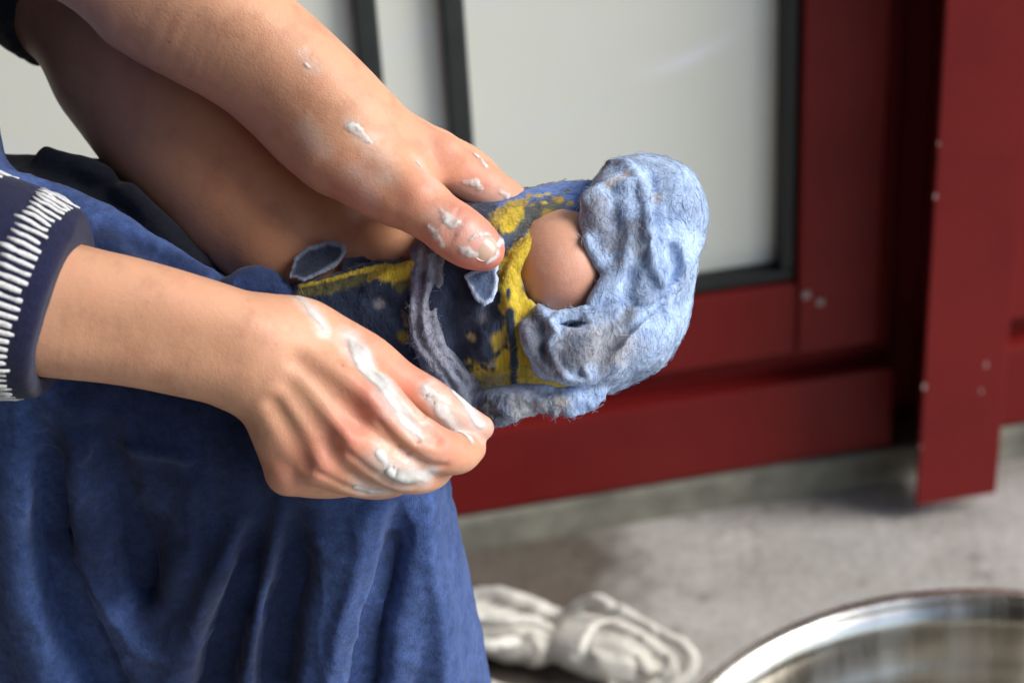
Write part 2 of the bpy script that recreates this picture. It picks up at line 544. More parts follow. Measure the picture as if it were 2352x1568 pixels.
def mat_concrete(name, wet=True):
    m, nt, b = new_mat(name)
    n1 = tex(nt, 'ShaderNodeTexNoise', 9, 6, 0.7)
    r1 = ramp(nt, n1.outputs[0], [(0.3, (0.33, 0.312, 0.285)), (0.7, (0.55, 0.535, 0.515))])
    n2 = tex(nt, 'ShaderNodeTexNoise', 160, 4, 0.75)
    r2 = ramp(nt, n2.outputs[0], [(0.3, (0.72, 0.71, 0.70)), (0.68, (1.14, 1.14, 1.14))])
    c = mixc(nt, 1.0, r1.outputs[0], r2.outputs[0], 'MULTIPLY')
    n3 = tex(nt, 'ShaderNodeTexNoise', 28, 3, 0.5)
    r3 = ramp(nt, n3.outputs[0], [(0.60, (0, 0, 0)), (0.72, (0.6, 0.6, 0.6))])
    c = mixc(nt, r3.outputs[0], c, (0.15, 0.13, 0.115))
    rough = 0.85
    if wet:
        # a puddle mark soaked into the slab under the work place
        tc = N(nt, 'ShaderNodeTexCoord')
        nz = tex(nt, 'ShaderNodeTexNoise', 9, 3, 0.5)
        add = N(nt, 'ShaderNodeVectorMath', operation='MULTIPLY_ADD')
        nt.links.new(nz.outputs[1], add.inputs[0]); add.inputs[1].default_value = (0.13, 0.13, 0); nt.links.new(tc.outputs['Object'], add.inputs[2])
        sub = N(nt, 'ShaderNodeVectorMath', operation='SUBTRACT'); nt.links.new(add.outputs[0], sub.inputs[0])
        sub.inputs[1].default_value = (-0.09 + 0.065, 1.195 + 0.065, 0)
        sc = N(nt, 'ShaderNodeVectorMath', operation='MULTIPLY'); nt.links.new(sub.outputs[0], sc.inputs[0]); sc.inputs[1].default_value = (1, 1.1, 0)
        ln = N(nt, 'ShaderNodeVectorMath', operation='LENGTH'); nt.links.new(sc.outputs[0], ln.inputs[0])
        rw = ramp(nt, ln.outputs['Value'], [(0.135, (1, 1, 1)), (0.172, (0, 0, 0))])
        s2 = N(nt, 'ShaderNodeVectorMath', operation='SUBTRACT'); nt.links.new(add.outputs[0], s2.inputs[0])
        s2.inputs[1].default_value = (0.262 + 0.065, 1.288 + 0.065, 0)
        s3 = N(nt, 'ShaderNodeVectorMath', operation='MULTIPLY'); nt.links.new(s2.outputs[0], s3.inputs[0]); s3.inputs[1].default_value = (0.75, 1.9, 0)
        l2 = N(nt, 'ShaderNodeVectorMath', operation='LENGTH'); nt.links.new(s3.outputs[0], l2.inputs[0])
        rw2 = ramp(nt, l2.outputs['Value'], [(0.03, (0.85, 0.85, 0.85)), (0.13, (0, 0, 0))])  # shadow left of the post plus wet dirt, painted into the slab
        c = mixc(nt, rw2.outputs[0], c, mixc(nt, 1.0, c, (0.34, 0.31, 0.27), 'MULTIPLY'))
        c = mixc(nt, rw.outputs[0], c, mixc(nt, 1.0, c, (0.30, 0.27, 0.235), 'MULTIPLY'))
        mr = N(nt, 'ShaderNodeMapRange'); mr.inputs['To Min'].default_value = 0.85; mr.inputs['To Max'].default_value = 0.5
        nt.links.new(rw.outputs[0], mr.inputs['Value']); nt.links.new(mr.outputs[0], b.inputs['Roughness'])
    else:
        b.inputs['Roughness'].default_value = rough
    nt.links.new(c, b.inputs['Base Color'])
    bump(nt, b, n2.outputs[0], 0.5, 0.002)
    return m

def mat_steel():
    m, nt, b = new_mat('brushed_steel')
    n = tex(nt, 'ShaderNodeTexNoise', 45, 4, 0.6, stretch=(1, 1, 0.05))
    r = ramp(nt, n.outputs[0], [(0.3, (0.56, 0.52, 0.45)), (0.7, (0.80, 0.78, 0.73))])
    nt.links.new(r.outputs[0], b.inputs['Base Color'])
    b.inputs['Metallic'].default_value = 1.0
    r2 = ramp(nt, n.outputs[0], [(0.3, (0.22,) * 3), (0.7, (0.36,) * 3)])
    nt.links.new(r2.outputs[0], b.inputs['Roughness'])
    bump(nt, b, n.outputs[0], 0.08, 0.0006)
    return m

SKIN = mat_skin(); FOAM = mat_foam(); FELT = mat_felt()
APRON = mat_cloth('blue_apron_cloth', (0.030, 0.062, 0.19), (0.085, 0.148, 0.37), fleck=0.75)
BLACKCLOTH = mat_cloth('black_trouser_cloth', (0.009, 0.010, 0.016), (0.017, 0.020, 0.03), 1.5)
NAVY = mat_cloth('navy_knit', (0.010, 0.011, 0.038), (0.016, 0.018, 0.055), 2.0)
THREAD = mat_plain('white_thread', (0.66, 0.66, 0.66), 0.8, 0, 0.2, 700)
RED = mat_red()
GASKET = mat_plain('black_rubber', (0.012, 0.014, 0.014), 0.55)
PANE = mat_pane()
BARMAT = mat_plain('dark_grey_bar', (0.03, 0.035, 0.034), 0.45)
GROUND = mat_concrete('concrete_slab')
STEP = mat_plain('mossy_concrete', (0.21, 0.205, 0.165), 0.9, 0, 0.45, 22)
STEEL = mat_steel()
RAG = mat_cloth('white_net_cloth', (0.70, 0.68, 0.60), (0.84, 0.82, 0.76), 0.6, fleck=0.15)
NAIL, _nt, _b = new_mat('nail'); _b.inputs['Base Color'].default_value = (0.72, 0.47, 0.36, 1); _b.inputs['Roughness'].default_value = 0.22
_b.inputs['Subsurface Weight'].default_value = 0.2; _b.inputs['Subsurface Scale'].default_value = 0.002

# ------------------------------------------------------------------ the setting: ground
def box_data(name, sx, sy, sz, bev=0.0, mat=None):
    import bmesh
    bm = bmesh.new()
    bmesh.ops.create_cube(bm, size=1)
    for v in bm.verts: v.co = Vector((v.co.x * sx, v.co.y * sy, v.co.z * sz))
    if bev > 0:
        bmesh.ops.bevel(bm, geom=bm.edges[:], offset=bev, segments=2, affect='EDGES', profile=0.6)
    me = bpy.data.meshes.new(name); bm.to_mesh(me); bm.free()
    if mat: me.materials.append(mat)
    return me

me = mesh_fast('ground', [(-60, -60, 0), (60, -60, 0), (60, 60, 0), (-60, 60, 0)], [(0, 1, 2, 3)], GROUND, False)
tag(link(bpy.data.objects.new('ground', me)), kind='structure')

BLOCK_DARK = mat_plain('light_block_dark', (0.10, 0.08, 0.06), 0.9)  # dark, so the added light blockers bounce little back
def slab(name, x0, x1, y0, y1, z0, z1, mat):
    me = box_data(name, x1 - x0, y1 - y0, z1 - z0, 0, mat)
    o = bpy.data.objects.new(name, me); o.location = ((x0 + x1) / 2, (y0 + y1) / 2, (z0 + z1) / 2); COL.objects.link(o)
    return tag(o, kind='structure')
slab('light_block_roof', -3.0, 1.1, -2.2, 1.7, 2.62, 2.8, BLOCK_DARK)  # unseen roof added to cut the overhead sky light
slab('light_block_wall', -2.1, -1.9, -2.2, 1.7, 0.0, 2.61, BLOCK_DARK)  # unseen wall added to block light from the left
slab('light_block_wall', -1.89, 1.1, -2.2, -2.0, 0.0, 2.61, BLOCK_DARK)  # unseen wall added behind the camera to block sky fill

# ------------------------------------------------------------------ the doors
O = np.array([-0.061, 1.236, 0.0]); TH = math.radians(9.33)
ev = np.array([math.cos(TH), math.sin(TH), 0]); nv = np.array([math.sin(TH), -math.cos(TH), 0])
def door_box(name, a0, a1, z0, z1, b0, b1, mat, parent, bev=0.002, base=None):
    """box between a0..a1 along the door line, z0..z1 in height, b0..b1 out of the door plane"""
    me = box_data(name, a1 - a0, b1 - b0, z1 - z0, bev, mat)
    o = bpy.data.objects.new(name, me)
    c = O + ev * (a0 + a1) / 2 + nv * (b0 + b1) / 2 + np.array([0, 0, (z0 + z1) / 2])
    if parent is not None:
        R = Matrix.Rotation(-TH, 3, 'Z')
        l = R @ (Vector(c) - Vector(parent_world(parent)))
        o.parent = parent; o.location = l
    else:
        o.location = c; o.rotation_euler = (0, 0, TH)
    COL.objects.link(o)
    return o

def door_root(name, a, label, cat):
    r = empty(name, O + ev * a); r.rotation_euler = (0, 0, TH)
    return tag(r, label, cat, kind='thing')

# concrete upstand under the door line
k = door_box('kerb', -1.6, 1.4, -0.02, 0.028, -0.5, 0.006, STEP, None, 0.004)
tag(k, kind='structure')

RENDER_ = mat_plain('grey_render', (0.34, 0.32, 0.29), 0.95)
for q in ((-3.0, -0.757, 0.0, 2.25), (1.227, 3.2, 0.0, 2.25), (-3.0, 3.2, 2.2525, 2.615)):
    tag(door_box('light_block_facade', q[0], q[1], q[2], q[3], -0.22, -0.012, RENDER_, None, 0.0), kind='structure')  # unseen wall added to stop sky light leaking past the door
fr = door_root('threshold_beam', 0.0, 'dark red painted steel sill beam running below the glazed door', 'beam')
door_box('sill', -1.5, 0.328, 0.030, 0.0975, -0.06, 0.004, RED, fr, 0.003)
door_box('sill', 0.393, 1.3, 0.030, 0.0975, -0.06, 0.004, RED, fr, 0.003)
door_box('groove', -1.5, 0.329, 0.0975, 0.1165, -0.055, -0.014, RED, fr, 0.001)
door_box('groove', 0.393, 1.3, 0.0975, 0.1165, -0.055, -0.014, RED, fr, 0.001)
door_box('head', -1.5, 1.3, 2.13, 2.25, -0.07, 0.02, RED, fr, 0.003)

def leaf(name, a0, a1, label, stile=0.058, bars=()):
    d = door_root(name, (a0 + a1) / 2, label, 'door')
    door_box('bottom_rail', a0 + stile + .0005, a1 - stile - .0005, 0.1175, 0.1745, -0.045, -0.002, RED, d, 0.003)
    for s in ((a0, a0 + stile), (a1 - stile, a1)):
        door_box('stile', s[0], s[1], 0.1175, 2.10, -0.045, 0.0, RED, d, 0.003)
    door_box('top_rail', a0 + stile + .0005, a1 - stile - .0005, 2.0, 2.0995, -0.045, -0.002, RED, d, 0.003)
    g0, g1 = a0 + stile + .0008, a1 - stile - .0008
    for q in ((g0, g1, 0.175, 0.1835), (g0, g1, 1.991, 1.9995)):
        door_box('gasket', *q, -0.030, -0.006, GASKET, d, 0.002)
    for q in ((g0, g0 + 0.010, 0.184, 1.9905), (g1 - 0.010, g1, 0.184, 1.9905)):
        door_box('gasket', *q, -0.030, -0.006, GASKET, d, 0.002)
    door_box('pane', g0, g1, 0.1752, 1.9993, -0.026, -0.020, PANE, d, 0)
    for b in bars:
        door_box('dark_bar', b[0], b[1], 0.184, 1.9905, -0.0195, -0.010, BARMAT, d, 0.002)  # dark uprights laid on the pane face
    return d
leaf('glazed_door', -0.75, 0.3165, 'red framed door with pale frosted pane, black gasket and two dark bars', 0.058, [(-0.0195, -0.0055), (0.0335, 0.0475)])
leaf('glazed_door', 0.400, 1.22, 'red door leaf half hidden behind the red post')
# jamb strip between leaf and post
door_box('jamb', 0.3185, 0.3275, 0.0985, 2.129, -0.05, -0.012, RED, fr, 0.001)

pr = door_root('door_post', 0.36, 'upright red steel box post with chipped edges standing proud of the door', 'post')
door_box('front_flange', 0.3290, 0.3870, 0.014, 2.2, 0.0510, 0.0555, RED, pr, 0.0012)
door_box('web', 0.3540, 0.3590, 0.0145, 2.1995, -0.0305, 0.0508, RED, pr, 0.001)  # post shaped as an open section so its side falls into shade
door_box('back_flange', 0.3290, 0.3870, 0.014, 2.2, -0.0345, -0.0307, RED, pr, 0.001)
# paint chips along the edge of the post
CHIP = mat_plain('bare_primer', (0.42, 0.33, 0.32), 0.8)
for a, z, r in ((.3292, .262, .0014), (.3292, .115, .0018), (.3293, .300, .0009), (.372, .125, .0016), (.370, .104, .0013), (.3292, .065, .0009)):
    door_box('paint_chip', a - r * .5, a + r * .6, z - r, z + r * 1.3, 0.0548, 0.0559, CHIP, pr, 0.0003)
PLUG = mat_plain('screw_plug', (0.40, 0.30, 0.28), 0.7)
door_obj = bpy.data.objects['glazed_door']
for a, z in ((.2635, .166), (.2735, .1585)):
    door_box('screw', a - .0028, a + .0028, z - .0028, z + .0028, -0.0005, 0.0018, PLUG, door_obj, 0.0016)

# ------------------------------------------------------------------ PERSON
SKIN_BASE = np.array([0.69, 0.368, 0.228]); SKIN_RED = np.array([0.70, 0.215, 0.16])

# ---- left arm and hand (far arm, pinching the wool)
def build_left():
    s = Solid(P(-160, 760, 0)[[0, 1, 2]] * [1, 1, 0] + [0, 0, -420], P(1330, -140, 0) * [1, 1, 0] + [0, 0, 330], 4.6)
    n_w = (0.12, 0.25, 1.0)
    s.chain([(*P(-150, -450, -20), 205), (*P(60, -290, 10), 205), (*P(389, -30, 50), 165), (*P(560, 85, 66), 140), (*P(650, 150, 74), 129), (*P(735, 230, 80), 129), (*P(800, 300, 82), 132)],
            k=10, flat=(n_w, 1.16))
    # two long forms of the forearm: the radius side and the shaded under side
    s.chain([(*P(250, -180, 95), 120), (*P(520, 20, 112), 98), (*P(700, 160, 118), 78), (*P(800, 265, 118), 66)], k=45)
    s.chain([(*P(330, 20, 20), 110), (*P(560, 185, 40), 80), (*P(690, 320, 60), 70), (*P(760, 380, 80), 62)], k=50)
    # carpus and metacarpals
    s.ell(P(830, 318, 60), (105, 95, 90), 40)
    for mc, r0, r1 in (((1008, 368, 40), 66, 57), ((1000, 352, -60), 66, 56), ((978, 345, -145), 62, 52), ((940, 352, -215), 58, 48)):
        s.chain([(*P(815, 310, 55 + (mc[2] - 40) * .35), r0 + 8), (*P((815 + mc[0]) / 2 + 6, (310 + mc[1]) / 2 - 12, 35 + mc[2] * .6), r0), (*P(*mc), r1)], k=34)
    # first web
    s.chain([(*P(850, 350, 90), 84), (*P(915, 385, 92), 72), (*P(965, 402, 78), 48)], k=34)
    # thumb
    s.chain([(*P(770, 350, 95), 84), (*P(850, 400, 112), 88), (*P(915, 440, 128), 80)], k=30)
    s.chain([(*P(880, 415, 125), 76), (*P(952, 462, 150), 72), (*P(1003, 500, 168), 64), (*P(1043, 529, 176), 66), (*P(1080, 555, 176), 62), (*P(1108, 573, 170), 50)], k=16, flat=((0.25, 0.5, 1.0), 1.1))
    s.ell(P(958, 452, 176), (40, 34, 30), 26)            # thumb knuckle
    s.ell(P(1048, 518, 200), (36, 30, 24), 22)
    # tendon of the thumb
    s.chain([(*P(800, 318, 138), 22), (*P(880, 375, 170), 22), (*P(955, 440, 196), 20)], k=34)
    # index finger over the top of the wool
    s.chain([(*P(1000, 365, 40), 58), (*P(1065, 400, 15), 53), (*P(1128, 440, -20), 52), (*P(1185, 480, -60), 47), (*P(1240, 540, -95), 42)], k=16)
    s.ell(P(1018, 350, 72), (42, 36, 30), 26)
    # fingers behind
    s.chain([(*P(995, 350, -62), 55), (*P(1090, 400, -130), 52), (*P(1165, 500, -250), 48), (*P(1170, 600, -330), 44)], k=14)
    s.chain([(*P(975, 345, -145), 52), (*P(1060, 405, -230), 49), (*P(1110, 510, -340), 45), (*P(1110, 610, -390), 41)], k=14)
    s.chain([(*P(938, 352, -215), 48), (*P(1005, 415, -300), 44), (*P(1040, 500, -380), 40), (*P(1045, 580, -400), 37)], k=14)
    # creases
    for t, r in ((-13, 2.2), (-4, 3.0), (5, 2.8), (13, 2.0)):
        q = [(*h, r * m) for x, y, m in ((1066, 486, .6), (1050, 508, 1), (1034, 532, 1), (1022, 552, .6)) for h in [s.hit(x + t * .8, y + t * .6, 1.0)] if h is not None]
        s.chain(q, k=7, mode='cut')
    s.rough(lambda p: 1.5 * fbm(p, 70, 1))
    return s

# ---- right arm and hand (near arm, cupped round the wool)
def build_right():
    s = Solid(P(-140, 1260, 0) * [1, 1, 0] + [0, 0, 20], P(1240, 500, 0) * [1, 1, 0] + [0, 0, 560], 4.6)
    s.chain([(*P(-300, 650, 360), 190), (*P(0, 690, 355), 158), (*P(135, 712, 350), 146), (*P(315, 746, 342), 135), (*P(480, 786, 335), 128), (*P(570, 815, 328), 122)], k=10, flat=((0, .2, 1), 1.12))
    s.chain([(*P(100, 655, 400), 90), (*P(330, 690, 400), 76), (*P(540, 745, 385), 64), (*P(620, 770, 365), 56)], k=45)
    s.ell(P(560, 770, 400), (56, 46, 34), 40)
    # carpus
    s.ell(P(600, 835, 325), (112, 112, 92), 40)
    # metacarpals
    for mc, w, r in (((862, 925), 345, 61), ((800, 1003), 352, 60), ((732, 1056), 332, 55), ((662, 1082), 290, 50)):
        cx, cy = 612 + (mc[0] - 760) * .12, 838 + (mc[1] - 1000) * .32
        s.chain([(*P(cx, cy, 335 + (w - 335) * .3), 66), (*P((cx + mc[0]) / 2, (cy + mc[1]) / 2, (335 + w) / 2 + 18), 60), (*P(*mc, w), r)], k=30)
        s.ell(P(mc[0] - 4, mc[1] - 4, w + 34), (34, 34, 26), 24)
    # thumb along the upper edge
    s.chain([(*P(620, 770, 318), 84), (*P(690, 770, 300), 82), (*P(770, 810, 285), 72)], k=36)
    s.chain([(*P(700, 775, 295), 74), (*P(828, 822, 270), 62), (*P(915, 876, 250), 48), (*P(985, 920, 238), 49), (*P(1045, 958, 220), 43), (*P(1106, 982, 200), 29)], k=16)
    s.ell(P(832, 812, 305), (38, 32, 26), 24)
    # web
    s.chain([(*P(700, 830, 315), 70), (*P(800, 870, 305), 52)], k=40)
    # fingers
    s.chain([(*P(862, 925, 345), 60), (*P(930, 985, 338), 54), (*P(995, 1030, 312), 53), (*P(1048, 1042, 262), 46), (*P(1078, 1028, 205), 38)], k=12)
    s.chain([(*P(800, 1003, 352), 59), (*P(868, 1050, 340), 53), (*P(938, 1080, 305), 51), (*P(985, 1082, 245), 45), (*P(1010, 1065, 185), 38)], k=12)
    s.chain([(*P(732, 1056, 332), 54), (*P(800, 1085, 315), 49), (*P(868, 1098, 275), 46), (*P(915, 1092, 215), 41), (*P(940, 1070, 160), 36)], k=12)
    s.chain([(*P(662, 1082, 290), 49), (*P(722, 1098, 262), 43), (*P(785, 1100, 225), 40), (*P(835, 1090, 175), 36), (*P(860, 1068, 130), 32)], k=12)
    def groove(rows, r, k):
        q = [(*h, r * m) for x, y, m in rows for h in [s.hit(x, y, r * .3)] if h is not None]
        if len(q) > 1: s.chain(q, k=k, mode='cut')
    groove([(690, 830, .5), (770, 905, 1), (828, 968, 1)], 13, 44)
    groove([(665, 890, .5), (720, 965, 1), (765, 1030, 1)], 13, 40)
    groove([(630, 930, .5), (672, 1005, 1), (698, 1070, 1)], 12, 36)
    groove([(800, 800, .6), (880, 890, 1), (950, 975, 1), (1005, 1005, .8)], 12, 30)
    groove([(868, 968, .5), (925, 1030, 1), (985, 1068, 1), (1025, 1072, .8)], 7, 12)
    groove([(800, 1040, .5), (862, 1090, 1), (915, 1116, 1), (950, 1118, .8)], 7, 12)
    groove([(730, 1085, .5), (790, 1118, 1), (840, 1130, .8)], 6, 12)
    for (x, y), (dx, dy) in (((955, 1000), (26, -30)), ((905, 1065), (18, -32)), ((985, 920), (24, -34))):
        for t in (-9, 0, 9):
            groove([(x - dx + t, y - dy + t, .7), (x + t, y + t, 1), (x + dx + t, y + dy + t, .7)], 2.6, 7)
    s.rough(lambda p: 1.5 * fbm(p, 80, 1, 400.0))
    return s

LEG_AXIS = [(-60, -260, -560, 262), (150, -90, -440, 238), (392, 120, -320, 228), (525, 305, -235, 216), (640, 520, -165, 186), (745, 640, -130, 168), (860, 660, -120, 165)]
def build_leg():
    s = Solid(P(-80, 900, 0) * [1, 1, 0] + [0, 0, -760], P(1540, -200, 0) * [1, 1, 0] + [0, 0, 190], 7.0)
    s.chain([(*P(a, b, c), r) for a, b, c, r in LEG_AXIS], k=10)
    s.chain([(*P(300, 160, -330), 190), (*P(420, 330, -250), 180), (*P(520, 470, -200), 150)], k=80)   # calf muscle
    # foot: instep, heel
    s.chain([(*P(830, 655, -120), 160), (*P(1050, 660, -130), 160), (*P(1250, 640, -110), 140)], k=50)
    s.ell(P(1292, 618, -28), (142, 150, 198), 30)
    s.chain([(*P(1100, 700, -160), 140), (*P(1150, 780, -420), 130), (*P(1150, 800, -640), 110)], k=60)
    return s

# ---- coarse trunk, upper arms, thighs (all covered by clothing)
HIP = P(-900, 560, -250)
A_AWAY = M3.T @ np.array([0, 1.0, 0]); A_RIGHT = M3.T @ np.array([1.0, 0, 0])
TOP = HIP + UP * 2250 + A_RIGHT * 380
LSH = TOP + A_AWAY * 800; RSH = TOP - A_AWAY * 800
def rr(p, r): return (*p, r)
LKNEE = P(-60, -260, -560); RKNEE = P(760, 1030, -120)
LELB = P(-150, -450, -20); RELB = P(-760, 600, 420)
def trunk(s, g, arms=True):
    s.chain([rr(HIP, 600 + g), rr(HIP + UP * 900 + A_RIGHT * 100, 520 + g), rr(HIP + UP * 1700 + A_RIGHT * 250, 560 + g), rr(TOP, 420 + g)], k=80, sub=3)
    if arms:
        s.chain([rr(LSH - A_AWAY * 250, 330 + g), rr(TOP, 380 + g), rr(RSH + A_AWAY * 250, 330 + g)], k=150, sub=1)
        s.chain([rr(LSH, 290 + g), rr((LSH + LELB) / 2, 250 + g), rr(LELB, 205 + g)], k=100, sub=3)
        s.chain([rr(RSH, 290 + g), rr((RSH + RELB) / 2, 250 + g), rr(RELB, 205 + g), rr(P(-300, 650, 360), 185 + g)], k=100, sub=3)
def coarse_body():
    s = Solid((-3600, -1500, -2200), (900, 3300, 2700), 42.0)
    trunk(s, -40)
    s.chain([rr(HIP + A_AWAY * 350, 380), rr(LKNEE, 240), rr(P(150, -90, -440), 200)], k=60, sub=1)
    s.chain([rr(HIP - A_AWAY * 60 - UP * 150, 300), rr(RKNEE - UP * 120, 130)], k=60, sub=1)
    s.chain([rr(RKNEE - UP * 120, 130), rr(RKNEE - UP * 1500, 110)], k=40, sub=1)
    s.chain([rr(LELB, 180), rr(P(60, -290, 10), 172), rr(P(330, -75, 45), 130)], k=20, sub=3)
    s.chain([rr(TOP, 230), rr(TOP + UP * 500 + A_RIGHT * 100, 220)], k=100, sub=1)
    return s

LEFT = build_left(); RIGHT = build_right(); LEG = build_leg()
Vl, Ql = LEFT.mesh(3); Vr, Qr = RIGHT.mesh(3); Vg, Qg = LEG.mesh(2)
cb = coarse_body(); Vc, Qc = cb.mesh(1)

def gauss(V, c, r): return np.exp(-((V - np.asarray(c)) ** 2).sum(1) / (r * r))
def skin_cols(V, reds, film):
    f = np.zeros(len(V))
    for c, r, a in reds: f = np.maximum(f, a * gauss(V, c, r))
    f = np.clip(f + 0.18 * fbm(V, 90, 3, 50.0), 0, 1)[:, None]
    c = SKIN_BASE * (1 - f) + SKIN_RED * f
    w = np.zeros(len(V))
    for pts, a in film:
        d = stroke_d(V, pts)
        w = np.maximum(w, a * np.clip(1.25 - d + 0.8 * fbm(V, 26, 3, 9.0), 0, 1))
    w = np.clip(w, 0, 1)
    c = c * (1 - 0.6 * w[:, None]) + np.array([0.76, 0.68, 0.63]) * 0.6 * w[:, None]
    return c, w
def strokes(solid, lst, lift=0):
    out = []
    for row in lst:
        pts = []
        for q in row:
            h = solid.hit(q[0], q[1], lift)
            if h is not None: pts.append((*h, q[2]))
        if len(pts) == 1: pts.append((pts[0][0] + 1, *pts[0][1:]))
        if pts: out.append(pts)
    return out

reds_l = [(P(1110, 580, 200), 85, 1.0), (P(1050, 525, 215), 75, .85), (P(960, 450, 200), 60, .45), (P(1085, 430, 40), 90, .5), (P(1010, 545, 190), 50, .6), (P(1020, 345, 90), 70, .3), (P(820, 460, 150), 90, .35)]
film_l = [(q, 0.5) for q in strokes(LEFT, [[(800, 285, 20), (850, 330, 30), (880, 400, 40)], [(960, 370, 22), (1000, 430, 22)], [(1060, 440, 45), (1140, 460, 40)], [(830, 400, 40), (850, 460, 35)], [(1010, 500, 40), (1100, 560, 45)], [(690, 120, 16), (720, 160, 16)], [(700, 290, 30), (740, 350, 30)]])]
cl, wl = skin_cols(Vl, reds_l, film_l)
reds_r = [(P(858, 920, 400), 75, .75), (P(795, 1000, 400), 70, .7), (P(728, 1052, 380), 65, .6), (P(660, 1082, 330), 60, .5), (P(1000, 1010, 330), 80, .5), (P(1100, 985, 200), 70, .6), (P(830, 810, 320), 70, .4), (P(960, 890, 280), 70, .5)]
film_r = [(q, 0.9) for q in strokes(RIGHT, [[(690, 690, 26), (745, 760, 26)], [(800, 775, 40), (900, 900, 40), (960, 985, 40)], [(1000, 900, 36), (1060, 990, 36)], [(1080, 950, 40), (1110, 985, 40)], [(880, 1060, 40), (960, 1100, 50)], [(820, 1115, 26), (890, 1125, 26)]])]
cr, wr = skin_cols(Vr, reds_r, film_r)
reds_g = [(P(1292, 640, 150), 110, .45), (P(640, 300, -60), 120, .35)]
film_g = [(q, 0.5) for q in strokes(LEG, [[(1285, 575, 8), (1300, 600, 9), (1304, 640, 7)], [(1235, 605, 7), (1255, 625, 6)], [(1225, 665, 9), (1236, 700, 8)]])]
cg, wg = skin_cols(Vg, reds_g, film_g)
leg_m = sstep(1100, 700, Vg[:, 0] + 1176)[:, None]
cg = cg * (1 - leg_m) + cg * np.array([0.74, 0.68, 0.60]) * leg_m     # shin browner and darker than the heel
heel_m = sstep(1180, 1230, Vg[:, 0] + 1176)[:, None]
cg = cg * (1 - heel_m) + (0.55 * cg + 0.45 * np.array([0.74, 0.44, 0.33])) * heel_m
cc = np.tile(SKIN_BASE, (len(Vc), 1))
offs = np.cumsum([0, len(Vl), len(Vr), len(Vg)])
VB = np.concatenate([Vl, Vr, Vg, Vc]); QB = np.concatenate([Ql, Qr + offs[1], Qg + offs[2], Qc + offs[3]])
person = obj_model('person', VB, QB, SKIN, None, np.concatenate([cl, cr, cg, cc]), {'wet': np.concatenate([wl, wr, wg, np.zeros(len(Vc))])})
tag(person, 'seated person in blue apron and navy top rubbing wet wool on a bare leg', 'person')

# ---- soap lather lying on the skin
def cover_ragged(m, V):
    return np.clip(sstep(0.0, 0.9, m) * (0.75 + 0.9 * fbm(V, 8, 2, 3.0)), 0, 1)
def cover_streaked(m, V):
    al = V @ np.array([0.75, -0.66, 0.0]); pe = V @ np.array([0.66, 0.75, 0.0])
    st = noise(np.stack([al / 8.0, pe, V[:, 2] * .3], -1), 7.0)
    return np.clip(sstep(0.0, 1.15, m) * (0.95 + 0.6 * st), 0, 1)
def lather(V, Q, Nn, lst, thick, nsc=16, cov=cover_ragged, name='soap_lather'):
    nz = fbm(V, nsc, 3, 33.0)
    for pts in lst:
        m = 1.15 - stroke_d(V, pts) + 0.7 * nz
        fq = Q[(m[Q] > -0.05).all(1)]
        if len(fq) < 6: continue
        # keep the largest connected patch
        lab = np.arange(len(V)); act = np.unique(fq)
        while True:
            mn = lab[fq].min(1); old = lab.copy()
            for j in range(4): np.minimum.at(lab, fq[:, j], mn)
            if (old == lab).all(): break
        v, n = np.unique(lab[fq[:, 0]], return_counts=True)
        fq = fq[lab[fq[:, 0]] == v[n.argmax()]]
        used = np.unique(fq); mp = np.full(len(V), -1, np.int64); mp[used] = np.arange(len(used))
        lift = 0.5 + thick * sstep(-0.05, 0.9, m[used]) * (1 + 0.6 * fbm(V[used], 12, 2, 71.0))
        obj_model(name, V[used] + Nn[used] * lift[:, None], mp[fq], FOAM, person, None, {'cover': cov(m[used], V[used])})
Nl = normals(Vl, Ql); Nr = normals(Vr, Qr)
lather(Vl, Ql, Nl, strokes(LEFT, [
    [(795, 288, 8), (820, 298, 13), (848, 325, 9)],
    [(1010, 480, 9), (1022, 495, 15), (1040, 510, 17), (1052, 512, 10)],
    [(985, 520, 8), (1002, 540, 12), (1018, 562, 9)],
    [(1058, 570, 8), (1075, 580, 13), (1092, 585, 9)],
    [(1080, 550, 7), (1100, 540, 9), (1124, 538, 7)],
    [(1128, 512, 12), (1144, 530, 15), (1148, 556, 13), (1140, 585, 10), (1120, 600, 7)],
    [(1090, 355, 8), (1102, 366, 13), (1116, 380, 8)],
    [(1066, 418, 7), (1088, 420, 12), (1106, 432, 8)],
    [(1145, 440, 8), (1165, 450, 12)], [(700, 146, 6), (712, 158, 6)], [(958, 372, 6), (965, 385, 6)]]), 3.5)
lather(Vr, Qr, Nr, strokes(RIGHT, [
    [(795, 768, 18), (830, 810, 28), (870, 870, 34), (905, 925, 30), (940, 975, 20), (968, 1005, 12)],
    [(1000, 855, 10), (1045, 905, 18), (1080, 948, 22), (1105, 972, 16)],
    [(975, 890, 14), (1015, 940, 22), (1050, 985, 22), (1080, 1010, 14)],
    [(872, 1040, 12), (905, 1085, 26), (945, 1098, 34), (980, 1092, 28)],
    [(815, 1118, 6), (850, 1126, 9), (880, 1125, 7)],
    [(685, 682, 12), (715, 712, 18), (745, 752, 12)]]), 2.2, 42, cover_streaked)

